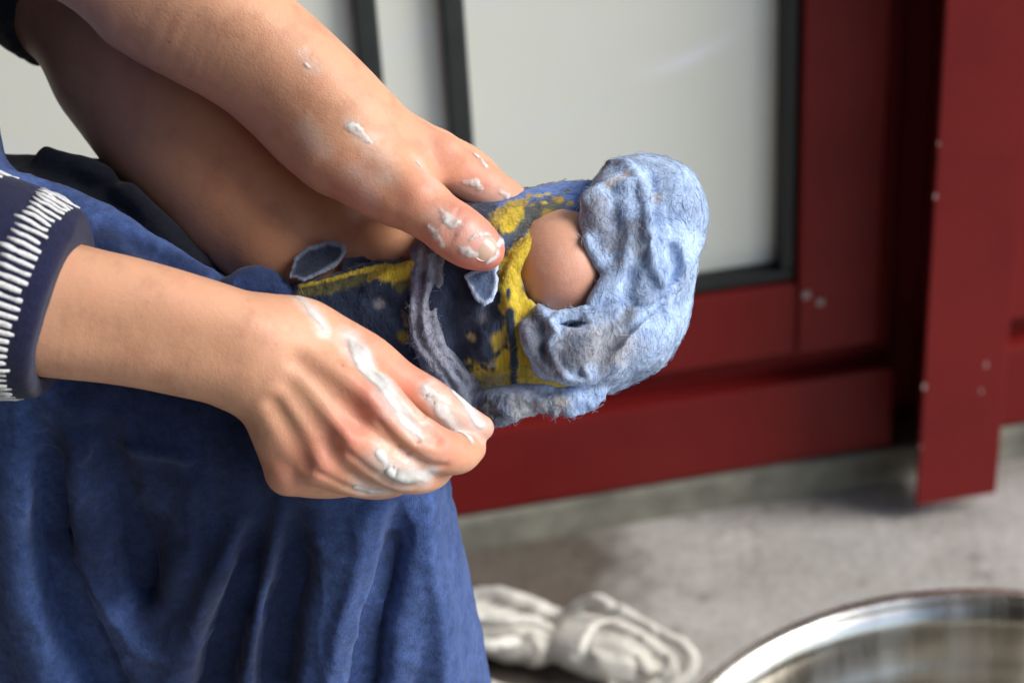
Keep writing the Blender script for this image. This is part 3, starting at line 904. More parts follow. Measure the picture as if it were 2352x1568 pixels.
# ---- thumb nail
def nail(center, axis, up, L, Wd, curve):
    axis = np.array(axis, float); axis /= np.linalg.norm(axis)
    up = np.array(up, float); up -= (up @ axis) * axis; up /= np.linalg.norm(up)
    side = np.cross(axis, up)
    nu, nw = 15, 13; V = []; Q = []
    for lay in (0, 1):
        for i in range(nu):
            for j in range(nw):
                u = i / (nu - 1) * 2 - 1; v = j / (nw - 1) * 2 - 1
                hw = Wd * (1 - 0.10 * u * u) * (1 - max(0, -u - .55) ** 2 * 1.6) * (1 - max(0, u - .6) ** 2 * 1.5)
                ang = v * 1.02
                y = math.sin(ang) / math.sin(1.02) * hw
                z = -curve * (1 - math.cos(ang)) * 2.0 - 5.0 * (u * .9) ** 2 - (2.4 if lay else 0)
                V.append(np.array(center) + axis * u * L * (1 - 0.10 * v * v) + side * y + up * z)
    f = lambda l, i, j: l * nu * nw + i * nw + j
    for i in range(nu - 1):
        for j in range(nw - 1):
            Q.append((f(0, i, j), f(0, i, j + 1), f(0, i + 1, j + 1), f(0, i + 1, j)))
            Q.append((f(1, i, j), f(1, i + 1, j), f(1, i + 1, j + 1), f(1, i, j + 1)))
    for i in range(nu - 1):
        for j in (0, nw - 1):
            Q.append((f(0, i, j), f(0, i + 1, j), f(1, i + 1, j), f(1, i, j)))
    for j in range(nw - 1):
        for i in (0, nu - 1):
            Q.append((f(0, i, j), f(0, i, j + 1), f(1, i, j + 1), f(1, i, j)))
    return obj_model('thumbnail', np.array(V), np.array(Q), NAIL, person)
hn = LEFT.hit(1106, 559)
nail(hn + np.array([0, 0, 2.5]), P(1112, 576, 170) - P(1045, 527, 176), (0.12, 0.22, 1.0), 36, 31, 13)
# ------------------------------------------------------------------ clothing
DOWN = -UP
APRON_COLS = [(-330, 650, -140, 300, 0), (-80, 665, -120, 280, 0), (150, 765, -90, 272, 0), (330, 850, -72, 262, 10), (520, 925, -70, 250, 30), (690, 985, -85, 238, 60), (800, 1035, -110, 212, 95)]
def fine_apron():
    s = Solid(P(-420, 1760, 0) * [1, 1, 0] + [0, 0, -1000], P(1260, 120, 0) * [1, 1, 0] + [0, 0, 330], 7.5)
    cols = APRON_COLS
    s.chain([(*P(a, b, c), r) for a, b, c, r, e in cols], k=30)
    for a, b, c, r, e in cols:
        p0 = P(a, b, c); p1 = p0 + DOWN * 1500 + A_RIGHT * e * 1.2
        s.chain([(*p0, r), (*p1, r + 40)], k=70, sub=1)
    # bodice edge at the waist
    s.chain([(*P(-400, 60, 0), 330), (*P(-350, 300, -80), 340), (*P(-330, 560, -160), 370)], k=50)
    base = Solid.__new__(Solid); base.__dict__ = dict(s.__dict__); base.d = s.d.copy()
    def fold(pts, r, k=45, lift=0, mode='add'):
        r *= 1.2
        q = []
        for n_, (x, y, m) in enumerate(pts):
            h = base.hit(x, y, lift if n_ else (lift + r if mode == 'cut' else lift - r))
            if h is not None: q.append((*h, r * m * (1 if n_ else .3)))
        if len(q) > 1: s.chain(q, k=k, mode=mode)
    # fold ridges falling from the knee and the lap
    fold([(650, 1120, .5), (625, 1250, 1), (590, 1400, 1.1), (560, 1600, 1.2)], 20, 36, 6)
    fold([(700, 1110, .4), (742, 1260, .8), (735, 1400, 1), (690, 1640, 1.3)], 26, 60, -2)
    fold([(850, 1130, .5), (835, 1250, 1), (790, 1400, 1.2), (745, 1640, 1.3)], 30, 60, 4)
    fold([(965, 1110, .6), (965, 1250, 1), (990, 1400, 1.2), (1010, 1640, 1.4)], 34, 60, 0)
    fold([(905, 1130, .5), (930, 1300, 1), (915, 1480, 1.2), (890, 1640, 1.3)], 22, 40, -4, )
    fold([(560, 1150, .6), (520, 1290, 1), (440, 1450, 1.2), (390, 1640, 1.3)], 30, 60, 0)
    fold([(450, 1100, .6), (430, 1250, 1), (360, 1400, 1.1), (300, 1640, 1.2)], 26, 60, -4)
    fold([(140, 900, .8), (170, 1050, 1), (190, 1150, 1), (240, 1330, 1.1), (330, 1500, 1), (420, 1640, 1)], 34, 70, 2)
    fold([(30, 900, .8), (50, 1100, 1), (70, 1300, 1.2), (150, 1640, 1.3)], 50, 90, 4)
    fold([(40, 960, .6), (160, 1000, .8), (300, 1030, .8), (420, 1050, .4)], 12, 30, 3)
    # valleys
    fold([(590, 1140, .5), (570, 1300, 1), (520, 1450, 1.2), (480, 1640, 1.3)], 24, 50, 8, 'cut')
    fold([(690, 1150, .5), (680, 1300, 1), (640, 1450, 1.2), (620, 1640, 1.3)], 22, 50, 8, 'cut')
    fold([(925, 1140, .7), (905, 1250, 1), (855, 1420, 1.2), (820, 1640, 1.2)], 22, 46, 8, 'cut')
    fold([(110, 1000, .8), (120, 1150, 1), (150, 1350, 1.2), (260, 1560, 1.3)], 34, 70, 10, 'cut')
    fold([(230, 1000, .8), (300, 1200, 1), (330, 1330, 1)], 24, 70, 8, 'cut')
    # upper sheet: the lit diagonal fold over the thigh
    fold([(-40, 400, 1), (120, 450, 1), (250, 515, 1), (380, 590, .8), (470, 640, .6)], 26, 50, 0)
    fold([(200, 470, .5), (260, 560, .8), (330, 640, .6)], 14, 40, 2)
    fold([(20, 470, .6), (140, 520, 1), (230, 600, 1)], 18, 40, 6, 'cut')
    for row, r_ in (([(648, 1150), (625, 1260), (598, 1380), (575, 1500), (563, 1620)], 9), ([(835, 1200), (815, 1330), (775, 1450), (745, 1620)], 9), ([(700, 1180), (722, 1225), (742, 1275)], 6), 
                    ([(150, 1180), (190, 1300), (260, 1420), (330, 1500)], 9), ([(975, 1150), (985, 1290), (1010, 1420), (1020, 1600)], 9), ([(20, 985), (110, 1010), (200, 1040)], 6), ([(560, 1170), (535, 1230), (500, 1310), (450, 1420)], 8)):
        q = [(*h, r_) for n_, (x, y) in enumerate(row) for h in [s.hit(x, y, 2 if n_ else -8)] if h is not None]
        if len(q) > 1: s.chain(q, k=16)
    # knob of cloth by the ankle
    s.chain([(*P(535, 668, 60), 34), (*P(585, 650, 45), 38), (*P(640, 672, 40), 30)], k=24)
    def crumple(p):
        q = p * np.array([1, .38, .5], np.float32)
        r1 = 1 - 2.2 * np.abs(noise(q + 31.0, 62)); r2 = 1 - 2.2 * np.abs(noise(p * np.array([.8, .9, .9], np.float32) + 77.0, 70))
        return 7 * fbm(q, 120, 2, 5.0) + 2 * fbm(p, 50, 2, 91.0) - 5 * np.clip(r1, 0, 1) ** 3 - 3 * np.clip(r2, 0, 1) ** 4
    s.rough(crumple, 80)
    return s
AP = fine_apron(); Va, Qa = AP.mesh(2)
ca = Solid((-3700, -3400, -2900), (900, 2500, 2700), 46.0)
trunk(ca, 45, False)
for a, b, c, r, e in [(-1150, 560, -260, 572, 0), (-700, 600, -250, 532, 0)] + APRON_COLS:
    p0 = P(a, b, c)
    L_ = max(100, to_world(p0)[2] / S - 330)
    ca.chain([rr(p0, r - 14), rr(p0 + DOWN * L_ + A_RIGHT * e * 1.2 * L_ / 1500, r - 14 + 40 * L_ / 1500)], k=70, sub=1)
ca.chain([rr(P(a, b, c), r - 14) for a, b, c, r, e in APRON_COLS], k=30, sub=3)
ca.chain([rr(P(-400, 60, 0), 316), rr(P(-350, 300, -80), 326), rr(P(-330, 560, -160), 356)], k=50, sub=3)
Vca, Qca = ca.mesh(1)
# bib straps end well above the frame
keep = (to_world(Vca)[:, 2] > 0.02)
VA = np.concatenate([Va, Vca])
painted_shade = np.zeros(len(VA))  # hand shadow and fold shade, painted as darker apron cloth
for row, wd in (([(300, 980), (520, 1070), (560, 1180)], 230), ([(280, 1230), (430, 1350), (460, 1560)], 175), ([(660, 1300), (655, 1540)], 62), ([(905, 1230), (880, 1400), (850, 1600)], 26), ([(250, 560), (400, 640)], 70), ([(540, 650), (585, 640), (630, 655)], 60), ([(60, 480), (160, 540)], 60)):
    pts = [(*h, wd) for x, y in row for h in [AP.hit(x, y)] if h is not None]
    painted_shade = np.maximum(painted_shade, sstep(1.35, 0.55, stroke_d(VA, pts) + 0.45 * fbm(VA, 150, 3, 8.0) + .12 * fbm(VA, 20, 2)))
apron = obj_model('apron', VA, np.concatenate([Qa, Qca + len(Va)]), APRON, person, None, {'painted_shade': painted_shade})
apron['label'] = 'crumpled blue cotton apron hanging over the lap'

shirt_s = Solid((-3600, -700, -2200), (700, 3300, 2700), 44.0)
trunk(shirt_s, 0)
shirt_s.chain([rr(LSH, 320), rr((LSH + LELB) / 2, 280), rr(LELB, 235)], k=60, sub=3)
Vsh, Qsh = shirt_s.mesh(1)
obj_model('knit_top', Vsh, Qsh, NAVY, person)

# black trousers: rolled cuff below the knee and the far thigh
tr = Solid(P(-420, 1000, 0) * [1, 1, 0] + [0, 0, -900], P(900, -330, 0) * [1, 1, 0] + [0, 0, 160], 8.0)
lg = [(*P(a, b, c), r + 24) for a, b, c, r in LEG_AXIS[:4]]
ax = P(392, 120, -320) - P(150, -90, -440); ax /= np.linalg.norm(ax)
edge = P(60, 60, -330)
tr.chain(lg, k=4)
tr.rough(lambda p: 5 * fbm(p, 40, 3))
tr.clip_with(lambda p: ((p - edge.astype(np.float32)) @ ax.astype(np.float32)) + 6 * fbm(p, 50, 2), 14, 2000)
tr.chain([(*P(-300, 640, -350), 320), (*P(0, 645, -350), 312), (*P(330, 668, -335), 292), (*P(700, 850, -260), 230)], k=20)  # thigh in near-black cloth, also standing in for shade under the calf
tr.chain([(*P(110, 360, -200), 22), (*P(230, 400, -120), 26), (*P(330, 470, -80), 22), (*P(440, 600, -60), 20)], k=50)
tr.chain([(*P(190, 430, -110), 14), (*P(260, 410, -90), 14), (*P(300, 380, -120), 12)], k=30, mode='cut')
tr.rough(lambda p: 6 * fbm(p, 70, 3, 12.0))
Vt, Qt = tr.mesh(2)
trousers = obj_model('trousers', Vt, Qt, BLACKCLOTH, person)
trousers['label'] = 'black trousers rolled up above the calf'

# navy sleeve with white stitched bands
slv = Solid(P(-460, 1060, 0) * [1, 1, 0] + [0, 0, 20], P(260, 330, 0) * [1, 1, 0] + [0, 0, 680], 6.0)
SLV = [(*P(165, 713, 350), 158), (*P(105, 698, 350), 192), (*P(40, 675, 350), 224), (*P(-60, 650, 352), 244), (*P(-250, 620, 360), 262), (*P(-460, 600, 380), 275)]
axs = P(-60, 650, 352) - P(200, 720, 350); axs /= np.linalg.norm(axs)
cuffn = np.array([0.955, -0.29, 0.05]); cuffn /= np.linalg.norm(cuffn)
edge = P(150, 712, 350)
# soft turned edge, the arm leaves a hollow
slv.chain(SLV, k=4)
slv.clip_with(lambda p: (p - edge.astype(np.float32)) @ cuffn.astype(np.float32), 14, 600)
slv.chain([(*P(-300, 650, 360), 200), (*P(0, 690, 355), 172), (*P(135, 712, 350), 150), (*P(315, 746, 342), 140)], 6, 4, ((0, .2, 1), 1.12), 'cut')
slv.rough(lambda p: 4 * fbm(p, 90, 2))
Vs, Qs = slv.mesh(2)
sleeve = obj_model('sleeve', Vs, Qs, NAVY, person)
sleeve['label'] = 'navy sleeve with bands of white stitching'
# stitches: short rounded bars round the sleeve
SQ = catmull(SLV, 8)
def sleeve_point(off, ang):
    """point on the sleeve skin at a distance off behind the cuff plane"""
    c0 = edge - cuffn * off
    i = np.argmin(np.abs((SQ[:, :3] - c0) @ cuffn)); c = SQ[i, :3]
    u = np.cross(cuffn, [0, 0, 1.0]); u /= np.linalg.norm(u); v = np.cross(u, cuffn)
    dr = math.cos(ang) * v + math.sin(ang) * u
    r = np.arange(420, 20, -2.0)
    pp = c + dr[None] * r[:, None]
    ii = np.clip(np.round((pp - slv.lo) / slv.h).astype(int), 0, slv.n - 1)
    val = slv.d[ii[:, 0], ii[:, 1], ii[:, 2]]
    m = np.nonzero(val < 0)[0]
    return (pp[m[0]] if len(m) else c + dr * 150), dr
def stitch(off0, off1, ang, wd):
    n = 5; rows = []
    u = np.cross(cuffn, [0, 0, 1.0]); u /= np.linalg.norm(u); v = np.cross(u, cuffn)
    for t in np.linspace(0, 1, n):
        p, dr = sleeve_point(off0 + (off1 - off0) * t, ang)
        tn = np.cross(cuffn, dr)
        e = (0.72, 1, 1, 1, 0.72)[int(round(t * 4))]
        for a in range(6):
            th = a / 6 * 2 * math.pi
            rows.append(p + tn * math.cos(th) * wd * e + dr * (math.sin(th) * 3.2 * e + 1.6))
    V = np.array(rows); Q = []
    for i in range(n - 1):
        for a in range(6):
            b = (a + 1) % 6
            Q.append((i * 6 + a, i * 6 + b, (i + 1) * 6 + b, (i + 1) * 6 + a))
    Q.append((0, 3, 2, 1)); Q.append((0, 5, 4, 3)); m_ = (n - 1) * 6
    Q.append((m_, m_ + 1, m_ + 2, m_ + 3)); Q.append((m_, m_ + 3, m_ + 4, m_ + 5))
    return obj_model('stitch', V, np.array(Q), THREAD, sleeve)
NST = 74
for i in range(NST):
    a = i / NST * 2 * math.pi
    stitch(40 + random.uniform(-7, 7), 112 + random.uniform(-8, 8), a, random.uniform(5.6, 7.0))
    stitch(196 + random.uniform(-7, 7), 265 + random.uniform(-8, 8), a + .05, random.uniform(5.6, 7.0))

# ------------------------------------------------------------------ FELT SLIPPER on the foot
heelp = P(1292, 618, -28); HEELR = (142, 150, 198)
slipper = empty('felt_slipper', to_world(P(1260, 900, -150)))
tag(slipper, 'half finished blue and yellow felted wool slipper worked on a bare heel', 'slipper')

def XY(poly, w=60):
    return [P(a, b, w)[:2] for a, b in poly]

INNER_AX = [(640, 720, -110, 150), (760, 700, -108, 175), (900, 680, -108, 205), (1010, 672, -104, 226), (1120, 672, -100, 240), (1240, 668, -108, 246), (1330, 650, -115, 240)]
def build_inner():
    s = Solid(P(560, 1030, 0) * [1, 1, 0] + [0, 0, -480], P(1600, 360, 0) * [1, 1, 0] + [0, 0, 260], 4.6)
    s.chain([(*P(a, b, c), r) for a, b, c, r in INNER_AX], k=10)
    # opening at the ankle and the end of the torn heel window
    s.clip_with(lambda p: 5 * fbm(p, 40, 2) + poly_d(p[..., 0], p[..., 1], XY([(560, 690), (660, 655), (745, 640), (840, 606), (900, 596), (948, 592), (968, 540), (1010, 470), (1100, 420), (1230, 380), (1620, 360), (1620, 1040), (560, 1040)])), 14)
    s.clip_with(lambda p: ell_d(p, P(1297, 616, 150), (100, 106, 140)) + 7 * fbm(p, 34, 3, 3.0), 9, mode='cut')
    # ridges and wrinkles
    def ridge(lst, r, k=24, lift=0, mode='add'):
        q = []
        for x, y in lst:
            h = s.hit(x, y, lift)
            if h is not None: q.append((*h, r))
        if len(q) > 1: s.chain(q, k=k, mode=mode)
    ridge([(1170, 690), (1176, 760), (1180, 830), (1178, 890)], 9, 14, 2)
    ridge([(1270, 525), (1205, 580), (1168, 640), (1172, 700)], 12, 26, 2)
    ridge([(1140, 640), (1155, 570), (1220, 500)], 8, 22, 5, 'cut')
    ridge([(1040, 660), (1030, 740), (1060, 830)], 12, 36, 6, 'cut')
    ridge([(1100, 700), (1110, 780), (1140, 850)], 12, 30, 0)
    ridge([(680, 655), (760, 640), (850, 614), (945, 606)], 8, 14, 3)
    ridge([(850, 660), (900, 625), (945, 615)], 10, 20, 2)
    ridge([(1030, 830), (1090, 760), (1120, 720)], 12, 30, 4, 'cut')
    ridge([(860, 690), (930, 720)], 10, 26, 4, 'cut')
    s.rough(lambda p: 6 * fbm(p, 60, 3, 77.0) + 2.2 * fbm(p, 16, 2, 7.0))
    return s
IN = build_inner(); Vi, Qi = IN.mesh(1)
Ni = normals(Vi, Qi)

def paint(V, base, layers, seed=0.0):
    """layers: (solid, pixel polyline with widths, colour, softness); strokes lie on the wool in 3-D"""
    c = np.tile(np.array(base, float), (len(V), 1))
    nz = fbm(V, 26, 3, 55.0 + seed); nf = fbm(V, 9, 2, 5.0 + seed); ns = noise(V * np.array([1, .22, .5]) + 9.0, 5.0)
    for sol, row, col, soft in layers:
        pts = [(*h, q[2]) for q in row for h in [sol.hit(q[0], q[1])] if h is not None]
        if not pts: continue
        if len(pts) == 1: pts.append((pts[0][0] + 1, *pts[0][1:]))
        m = sstep(1 + soft, 1 - soft, stroke_d(V, pts) + 0.5 * nz + 0.22 * nf + 0.3 * ns)[:, None]
        c = c * (1 - m) + np.array(col) * m
    return c
YEL = (0.66, 0.48, 0.04); OCH = (0.42, 0.30, 0.04); OLV = (0.13, 0.12, 0.045); NVY = (0.022, 0.035, 0.075); BLU = (0.10, 0.22, 0.60)
GRY = (0.30, 0.29, 0.30); LBL = (0.40, 0.52, 0.80); CRM = (0.60, 0.50, 0.24)
ci = paint(Vi, NVY, [
    (IN, [(1180, 470, 40), (1240, 440, 46), (1330, 430, 60)], BLU, .5),
    (IN, [(1230, 530, 26), (1290, 480, 40), (1350, 440, 40)], BLU, .4),
    (IN, [(1150, 560, 22), (1230, 480, 30)], (0.05, 0.08, 0.17), .5),
    (IN, [(1180, 520, 30), (1230, 490, 34), (1280, 465, 26)], (0.10, 0.11, 0.10), .9),
    (IN, [(1150, 500, 26), (1185, 470, 24), (1200, 462, 16)], OCH, .3),
    (IN, [(1165, 520, 18), (1180, 490, 20)], YEL, .3),
    (IN, [(1240, 520, 10), (1262, 492, 14)], OCH, .4),
    (IN, [(1222, 470, 7)], OCH, .4), (IN, [(1300, 440, 9)], OLV, .6), (IN, [(1250, 465, 7)], YEL, .4), (IN, [(1310, 465, 8)], OCH, .6), (IN, [(1265, 505, 10), (1245, 530, 8)], OCH, .4), (IN, [(1238, 448, 9)], YEL, .3), (IN, [(1258, 444, 8)], YEL, .3), (IN, [(1285, 458, 14)], OCH, .4), (IN, [(1275, 485, 8)], OLV, .5), (IN, [(1215, 448, 8)], OCH, .4),
    (IN, [(1285, 520, 20), (1225, 560, 34), (1190, 612, 38), (1178, 660, 34), (1196, 722, 34), (1206, 790, 38), (1228, 850, 44), (1280, 886, 36), (1360, 895, 26)], YEL, .2),
    (IN, [(1105, 880, 60), (1150, 865, 56), (1220, 885, 46)], YEL, .3),
    (IN, [(1110, 885, 28), (1135, 870, 24)], CRM, .5),
    (IN, [(1150, 840, 20), (1165, 810, 12)], YEL, .3),
    (IN, [(1148, 770, 18), (1140, 800, 10)], OCH, .5),
    (IN, [(1168, 668, 7), (1172, 740, 9), (1180, 820, 9), (1180, 890, 8)], (0.02, 0.045, 0.085), .25),
    (IN, [(1085, 775, 10)], CRM, .6), (IN, [(1130, 840, 8)], GRY, .7), (IN, [(1060, 840, 10)], GRY, .7), (IN, [(1110, 730, 14)], (0.11, 0.10, 0.12), .7),
    (IN, [(664, 656, 4), (700, 654, 5), (760, 643, 6), (850, 618, 7), (945, 602, 8)], YEL, .3),
    (IN, [(690, 672, 9), (760, 660, 13), (830, 642, 13)], OLV, .5),
    (IN, [(880, 628, 16), (935, 628, 22)], YEL, .35), (IN, [(850, 640, 8), (880, 615, 9)], OCH, .3),
    (IN, [(920, 660, 12), (945, 650, 14)], OLV, .5), (IN, [(930, 775, 16)], OCH, .5), (IN, [(870, 695, 12)], GRY, .8), (IN, [(930, 715, 8), (935, 745, 8)], (0.25, 0.2, 0.16), .6),
    (IN, [(1200, 650, 7), (1215, 680, 9), (1205, 640, 8)], CRM, .5),
])
inner_o = obj_model('inner_layer', Vi, Qi, FELT, slipper, ci); inner_o['label'] = 'navy wool with mustard yellow patches round the heel'

# outer, still loose pale blue layer
def build_outer():
    s = Solid(P(1030, 1010, 0) * [1, 1, 0] + [0, 0, -400], P(1680, 310, 0) * [1, 1, 0] + [0, 0, 260], 4.2)
    s.ell(P(1452, 545, -25), (162, 178, 195), 40)
    s.ell(P(1490, 470, -50), (118, 112, 150), 40)
    s.ell(P(1525, 500, -90), (96, 96, 130), 40)
    s.ell(P(1408, 690, -42), (182, 185, 208), 50)
    s.ell(P(1325, 785, 5), (172, 125, 185), 50)
    s.ell(P(1420, 440, -30), (66, 58, 125), 40)
    s.clip_with(lambda p: 4 * fbm(p, 26, 3, 21.0) + poly_d(p[..., 0], p[..., 1], XY([(1392, 372), (1376, 400), (1338, 452), (1330, 480), (1346, 545), (1388, 612), (1372, 660), (1340, 712), (1290, 716), (1240, 700), (1214, 704), (1206, 740), (1214, 790), (1250, 842), (1300, 872), (1340, 884), (1376, 900), (1400, 1000), (1700, 1000), (1700, 300), (1420, 300)])), 18)
    s.clip_with(lambda p: ell_d(p, heelp, HEELR) - 3, 6, mode='cut')
    def ridge(lst, r, k=24, lift=0, mode='add'):
        q = []
        for row in lst:
            h = s.hit(row[0], row[1], lift)
            if h is not None: q.append((*h, r * (row[2] if len(row) > 2 else 1)))
        if len(q) > 1: s.chain(q, k=k, mode=mode)
    # overlapping lobes of the pulled wool
    s.ell(P(1376, 528, 120), (46, 98, 44), 9)
    s.ell(P(1532, 472, 0), (84, 98, 135), 14)
    s.ell(P(1442, 742, 20), (124, 124, 150), 12)
    s.ell(P(1236, 768, 128), (30, 68, 30), 14)
    s.ell(P(1296, 842, 124), (72, 33, 32), 14)
    s.ell(P(1435, 650, 112), (60, 85, 40), 9)
    s.ell(P(1318, 800, 140), (44, 62, 32), 14)
    s.clip_with(lambda p: ell_d(p, heelp, HEELR) - 3, 6, mode='cut')
    # folds
    ridge([(1400, 375, .6), (1440, 380), (1475, 430), (1490, 520), (1500, 600), (1520, 650)], 13, 14, 5)
    ridge([(1345, 460), (1390, 430), (1440, 425)], 12, 24, 2)
    ridge([(1495, 400), (1508, 480), (1515, 560)], 9, 12, 5, 'cut')
    ridge([(1548, 580), (1556, 615), (1545, 650)], 24, 10, 4, 'cut')
    ridge([(1612, 545), (1580, 610), (1540, 660), (1500, 690)], 12, 10, 4)
    ridge([(1560, 655), (1480, 690), (1400, 712), (1350, 730)], 10, 12, 5)
    ridge([(1540, 690), (1470, 745), (1410, 810), (1365, 872)], 9, 10, 5)
    ridge([(1525, 690), (1455, 745), (1395, 810), (1350, 862)], 8, 10, 5, 'cut')
    ridge([(1450, 690), (1420, 760), (1380, 830)], 12, 30, 6, 'cut')
    ridge([(1480, 560), (1450, 630), (1440, 680)], 10, 26, 4, 'cut')
    ridge([(1405, 480), (1420, 540), (1410, 590)], 10, 26, 4, 'cut')
    ridge([(1350, 550), (1372, 600), (1386, 615)], 12, 18, 4)
    ridge([(1360, 690), (1400, 640), (1440, 600)], 10, 24, 3)
    # turned lip below the heel
    ridge([(1214, 704), (1208, 750), (1222, 800), (1260, 846), (1310, 868), (1352, 868)], 17, 16, 4)
    ridge([(1218, 702), (1240, 714), (1262, 736), (1285, 724), (1318, 717), (1340, 712)], 11, 9, 6)
    ridge([(1264, 738), (1277, 764), (1262, 790), (1266, 806), (1280, 800)], 8, 8, 5)
    ridge([(1266, 806), (1278, 838), (1298, 866), (1330, 876), (1352, 866), (1344, 850)], 8, 8, 5)
    ridge([(1246, 742), (1250, 775), (1246, 800)], 7, 14, 3, 'cut')
    hh = s.hit(1310, 745)
    s.clip_with(lambda p: np.minimum(ell_d(p, hh, (24, 8, 46)), ell_d(p, hh + np.array([16, 4, 0]), (20, 4, 40))) + 4.5 * fbm(p, 15, 3, 2.0), 5, mode='cut')
    # bottom strip hanging under the heel
    s.chain([(*P(1070, 950, 5), 30), (*P(1118, 940, 40), 42), (*P(1170, 926, 80), 44), (*P(1240, 914, 105), 30), (*P(1300, 920, 108), 30), (*P(1345, 908, 86), 34), (*P(1360, 880, 60), 30)], k=26, flat=((0, .3, 1), 1.5))
    ridge([(1130, 960), (1180, 940), (1230, 932)], 8, 14, 4, 'cut')
    ridge([(1240, 900), (1290, 905), (1340, 905)], 8, 12, 4, 'cut')
    ridge([(1170, 955), (1240, 940), (1300, 945), (1350, 930)], 9, 12, 2)
    s.chain([(*P(1316, 940, 105), 7), (*P(1317, 962, 100), 2.5)], k=6)
    s.rough(lambda p: 4.5 * fbm(p * np.array([1, .5, 1], np.float32), 46, 3, 31.0) + 1.3 * fbm(p, 13, 2, 13.0) + sstep(-92, -128, p[..., 1]) * (14 * fbm(p, 34, 3, 8.0) + 5 * fbm(p, 12, 2, 1.0)))
    return s
OUT = build_outer(); Vo, Qo = OUT.mesh(1)
No = normals(Vo, Qo)
grey = np.clip(0.5 + 0.9 * fbm(np.stack([Vo[:, 0], Vo[:, 1] * .5, Vo[:, 2]], -1), 42, 4, 61.0), 0, 1)[:, None]
PALE = np.array([0.46, 0.61, 0.88]); SMOK = np.array([0.31, 0.35, 0.45])
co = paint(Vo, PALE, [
    (OUT, [(1370, 480, 40), (1400, 540, 40)], (0.32, 0.35, 0.43), .6),
    (OUT, [(1460, 520, 22), (1470, 580, 20)], SMOK, .7),
    (OUT, [(1400, 800, 60), (1340, 800, 50)], (0.48, 0.50, 0.56), .7),
    (OUT, [(1225, 730, 28), (1230, 790, 28), (1280, 850, 22)], (0.26, 0.28, 0.36), .5),
    (OUT, [(1300, 800, 26), (1330, 780, 22)], (0.30, 0.33, 0.40), .6),
    (OUT, [(1395, 760, 10), (1450, 720, 14)], (0.34, 0.38, 0.46), .7),
    (OUT, [(1510, 455, 12)], (0.72, 0.70, 0.72), .6), (OUT, [(1400, 425, 10), (1440, 400, 10)], (0.66, 0.64, 0.66), .6), (OUT, [(1420, 600, 10)], (0.56, 0.55, 0.5), .7),
    (OUT, [(1120, 950, 40)], (0.20, 0.20, 0.21), .7), (OUT, [(1200, 940, 40), (1280, 930, 30)], (0.42, 0.45, 0.50), .6),
    (OUT, [(1290, 746, 7), (1312, 745, 9), (1330, 741, 6)], (0.05, 0.03, 0.02), .3), (OUT, [(1290, 925, 12)], (0.62, 0.58, 0.52), .6),  # inside of the slit painted dark in place of shade
    (OUT, [(1400, 372, 10), (1386, 384, 10)], (0.08, 0.09, 0.17), .5),
])
co = co * (0.62 + 0.52 * grey)
wetp = sstep(0.12, 0.42, fbm(Vo, 70, 3, 140.0))[:, None]
co = co * (1 - wetp) + co * np.array([0.74, 0.78, 0.86]) * wetp
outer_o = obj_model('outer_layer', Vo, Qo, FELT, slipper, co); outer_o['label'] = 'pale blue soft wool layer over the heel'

# grey blue strip pulled loose beside the thumb
def build_strip():
    s = Solid(P(890, 1010, 0) * [1, 1, 0] + [0, 0, -160], P(1180, 500, 0) * [1, 1, 0] + [0, 0, 290], 4.2)
    rows = [(1000, 560, 40), (985, 600, 44), (982, 650, 34), (972, 700, 32), (975, 760, 36), (1000, 815, 40), (1036, 860, 56), (1060, 900, 56), (1080, 945, 36)]
    q = []
    for x, y, r in rows:
        h = IN.hit(x, y)
        w = h[2] if h is not None else 40
        q.append((*P(x, y, max(w - 4, -10)), r))
    s.chain(q, k=8, flat=((0, .15, 1), 2.3))
    # lengthwise pleats
    for dx, r, m in ((-14, 6, 'cut'), (16, 7, 'cut'), (0, 5, 'add'), (30, 5, 'add'), (-28, 5, 'add')):
        p = []
        for x, y, _ in rows:
            h = s.hit(x + dx, y, 2 if m == 'add' else 4)
            if h is not None: p.append((*h, r))
        if len(p) > 1: s.chain(p, k=10, mode=m)
    s.rough(lambda p: 9 * fbm(p, 44, 3, 91.0) + 1.5 * fbm(p, 11, 2, 3.0))
    return s
ST = build_strip(); Vst, Qst = ST.mesh(1)
cst = paint(Vst, (0.27, 0.28, 0.35), [(ST, [(975, 640, 14), (960, 680, 12)], (0.16, 0.14, 0.22), .6), (ST, [(1030, 850, 16), (1090, 930, 16)], (0.33, 0.37, 0.47), .6)])
obj_model('loose_strip', Vst, Qst, FELT, slipper, cst)['label'] = 'grey blue strip of wool hanging loose'

def flap(poly, wfun, thick, base, rim, rimw, name='flap'):
    xs = [p[0] for p in poly]; ys = [p[1] for p in poly]
    ws = [wfun(x, y) for x, y in poly]
    s = Solid(P(min(xs) - 40, max(ys) + 40, 0) * [1, 1, 0] + [0, 0, min(ws) - 60], P(max(xs) + 40, min(ys) - 40, 0) * [1, 1, 0] + [0, 0, max(ws) + 60], 3.2)
    pt = s.pts(); wm = np.mean(ws)
    pd = poly_d(pt[..., 0], pt[..., 1], XY(poly, wm))
    k = (FPX - wm) / FPX
    zc = wfun(1176 + pt[..., 0] / k, 784 - pt[..., 1] / k)
    lipz = zc + 4 * np.exp(-((pd + rimw) / rimw) ** 2)
    s.d = smax(np.abs(pt[..., 2] - lipz) - thick, pd + 5 * fbm(pt, 26, 3, 15.0), 9) + 2.4 * fbm(pt, 14, 3, 44.0)
    V, Q = s.mesh(1)
    pv = poly_d(V[:, 0].astype(np.float32), V[:, 1].astype(np.float32), XY(poly, wm)) + 4 * fbm(V, 20, 2)
    m = sstep(-rimw * 1.7, -rimw * .8, pv)[:, None]
    return obj_model(name, V, Q, FELT, slipper, np.array(base) * (1 - m) + np.array(rim) * m)
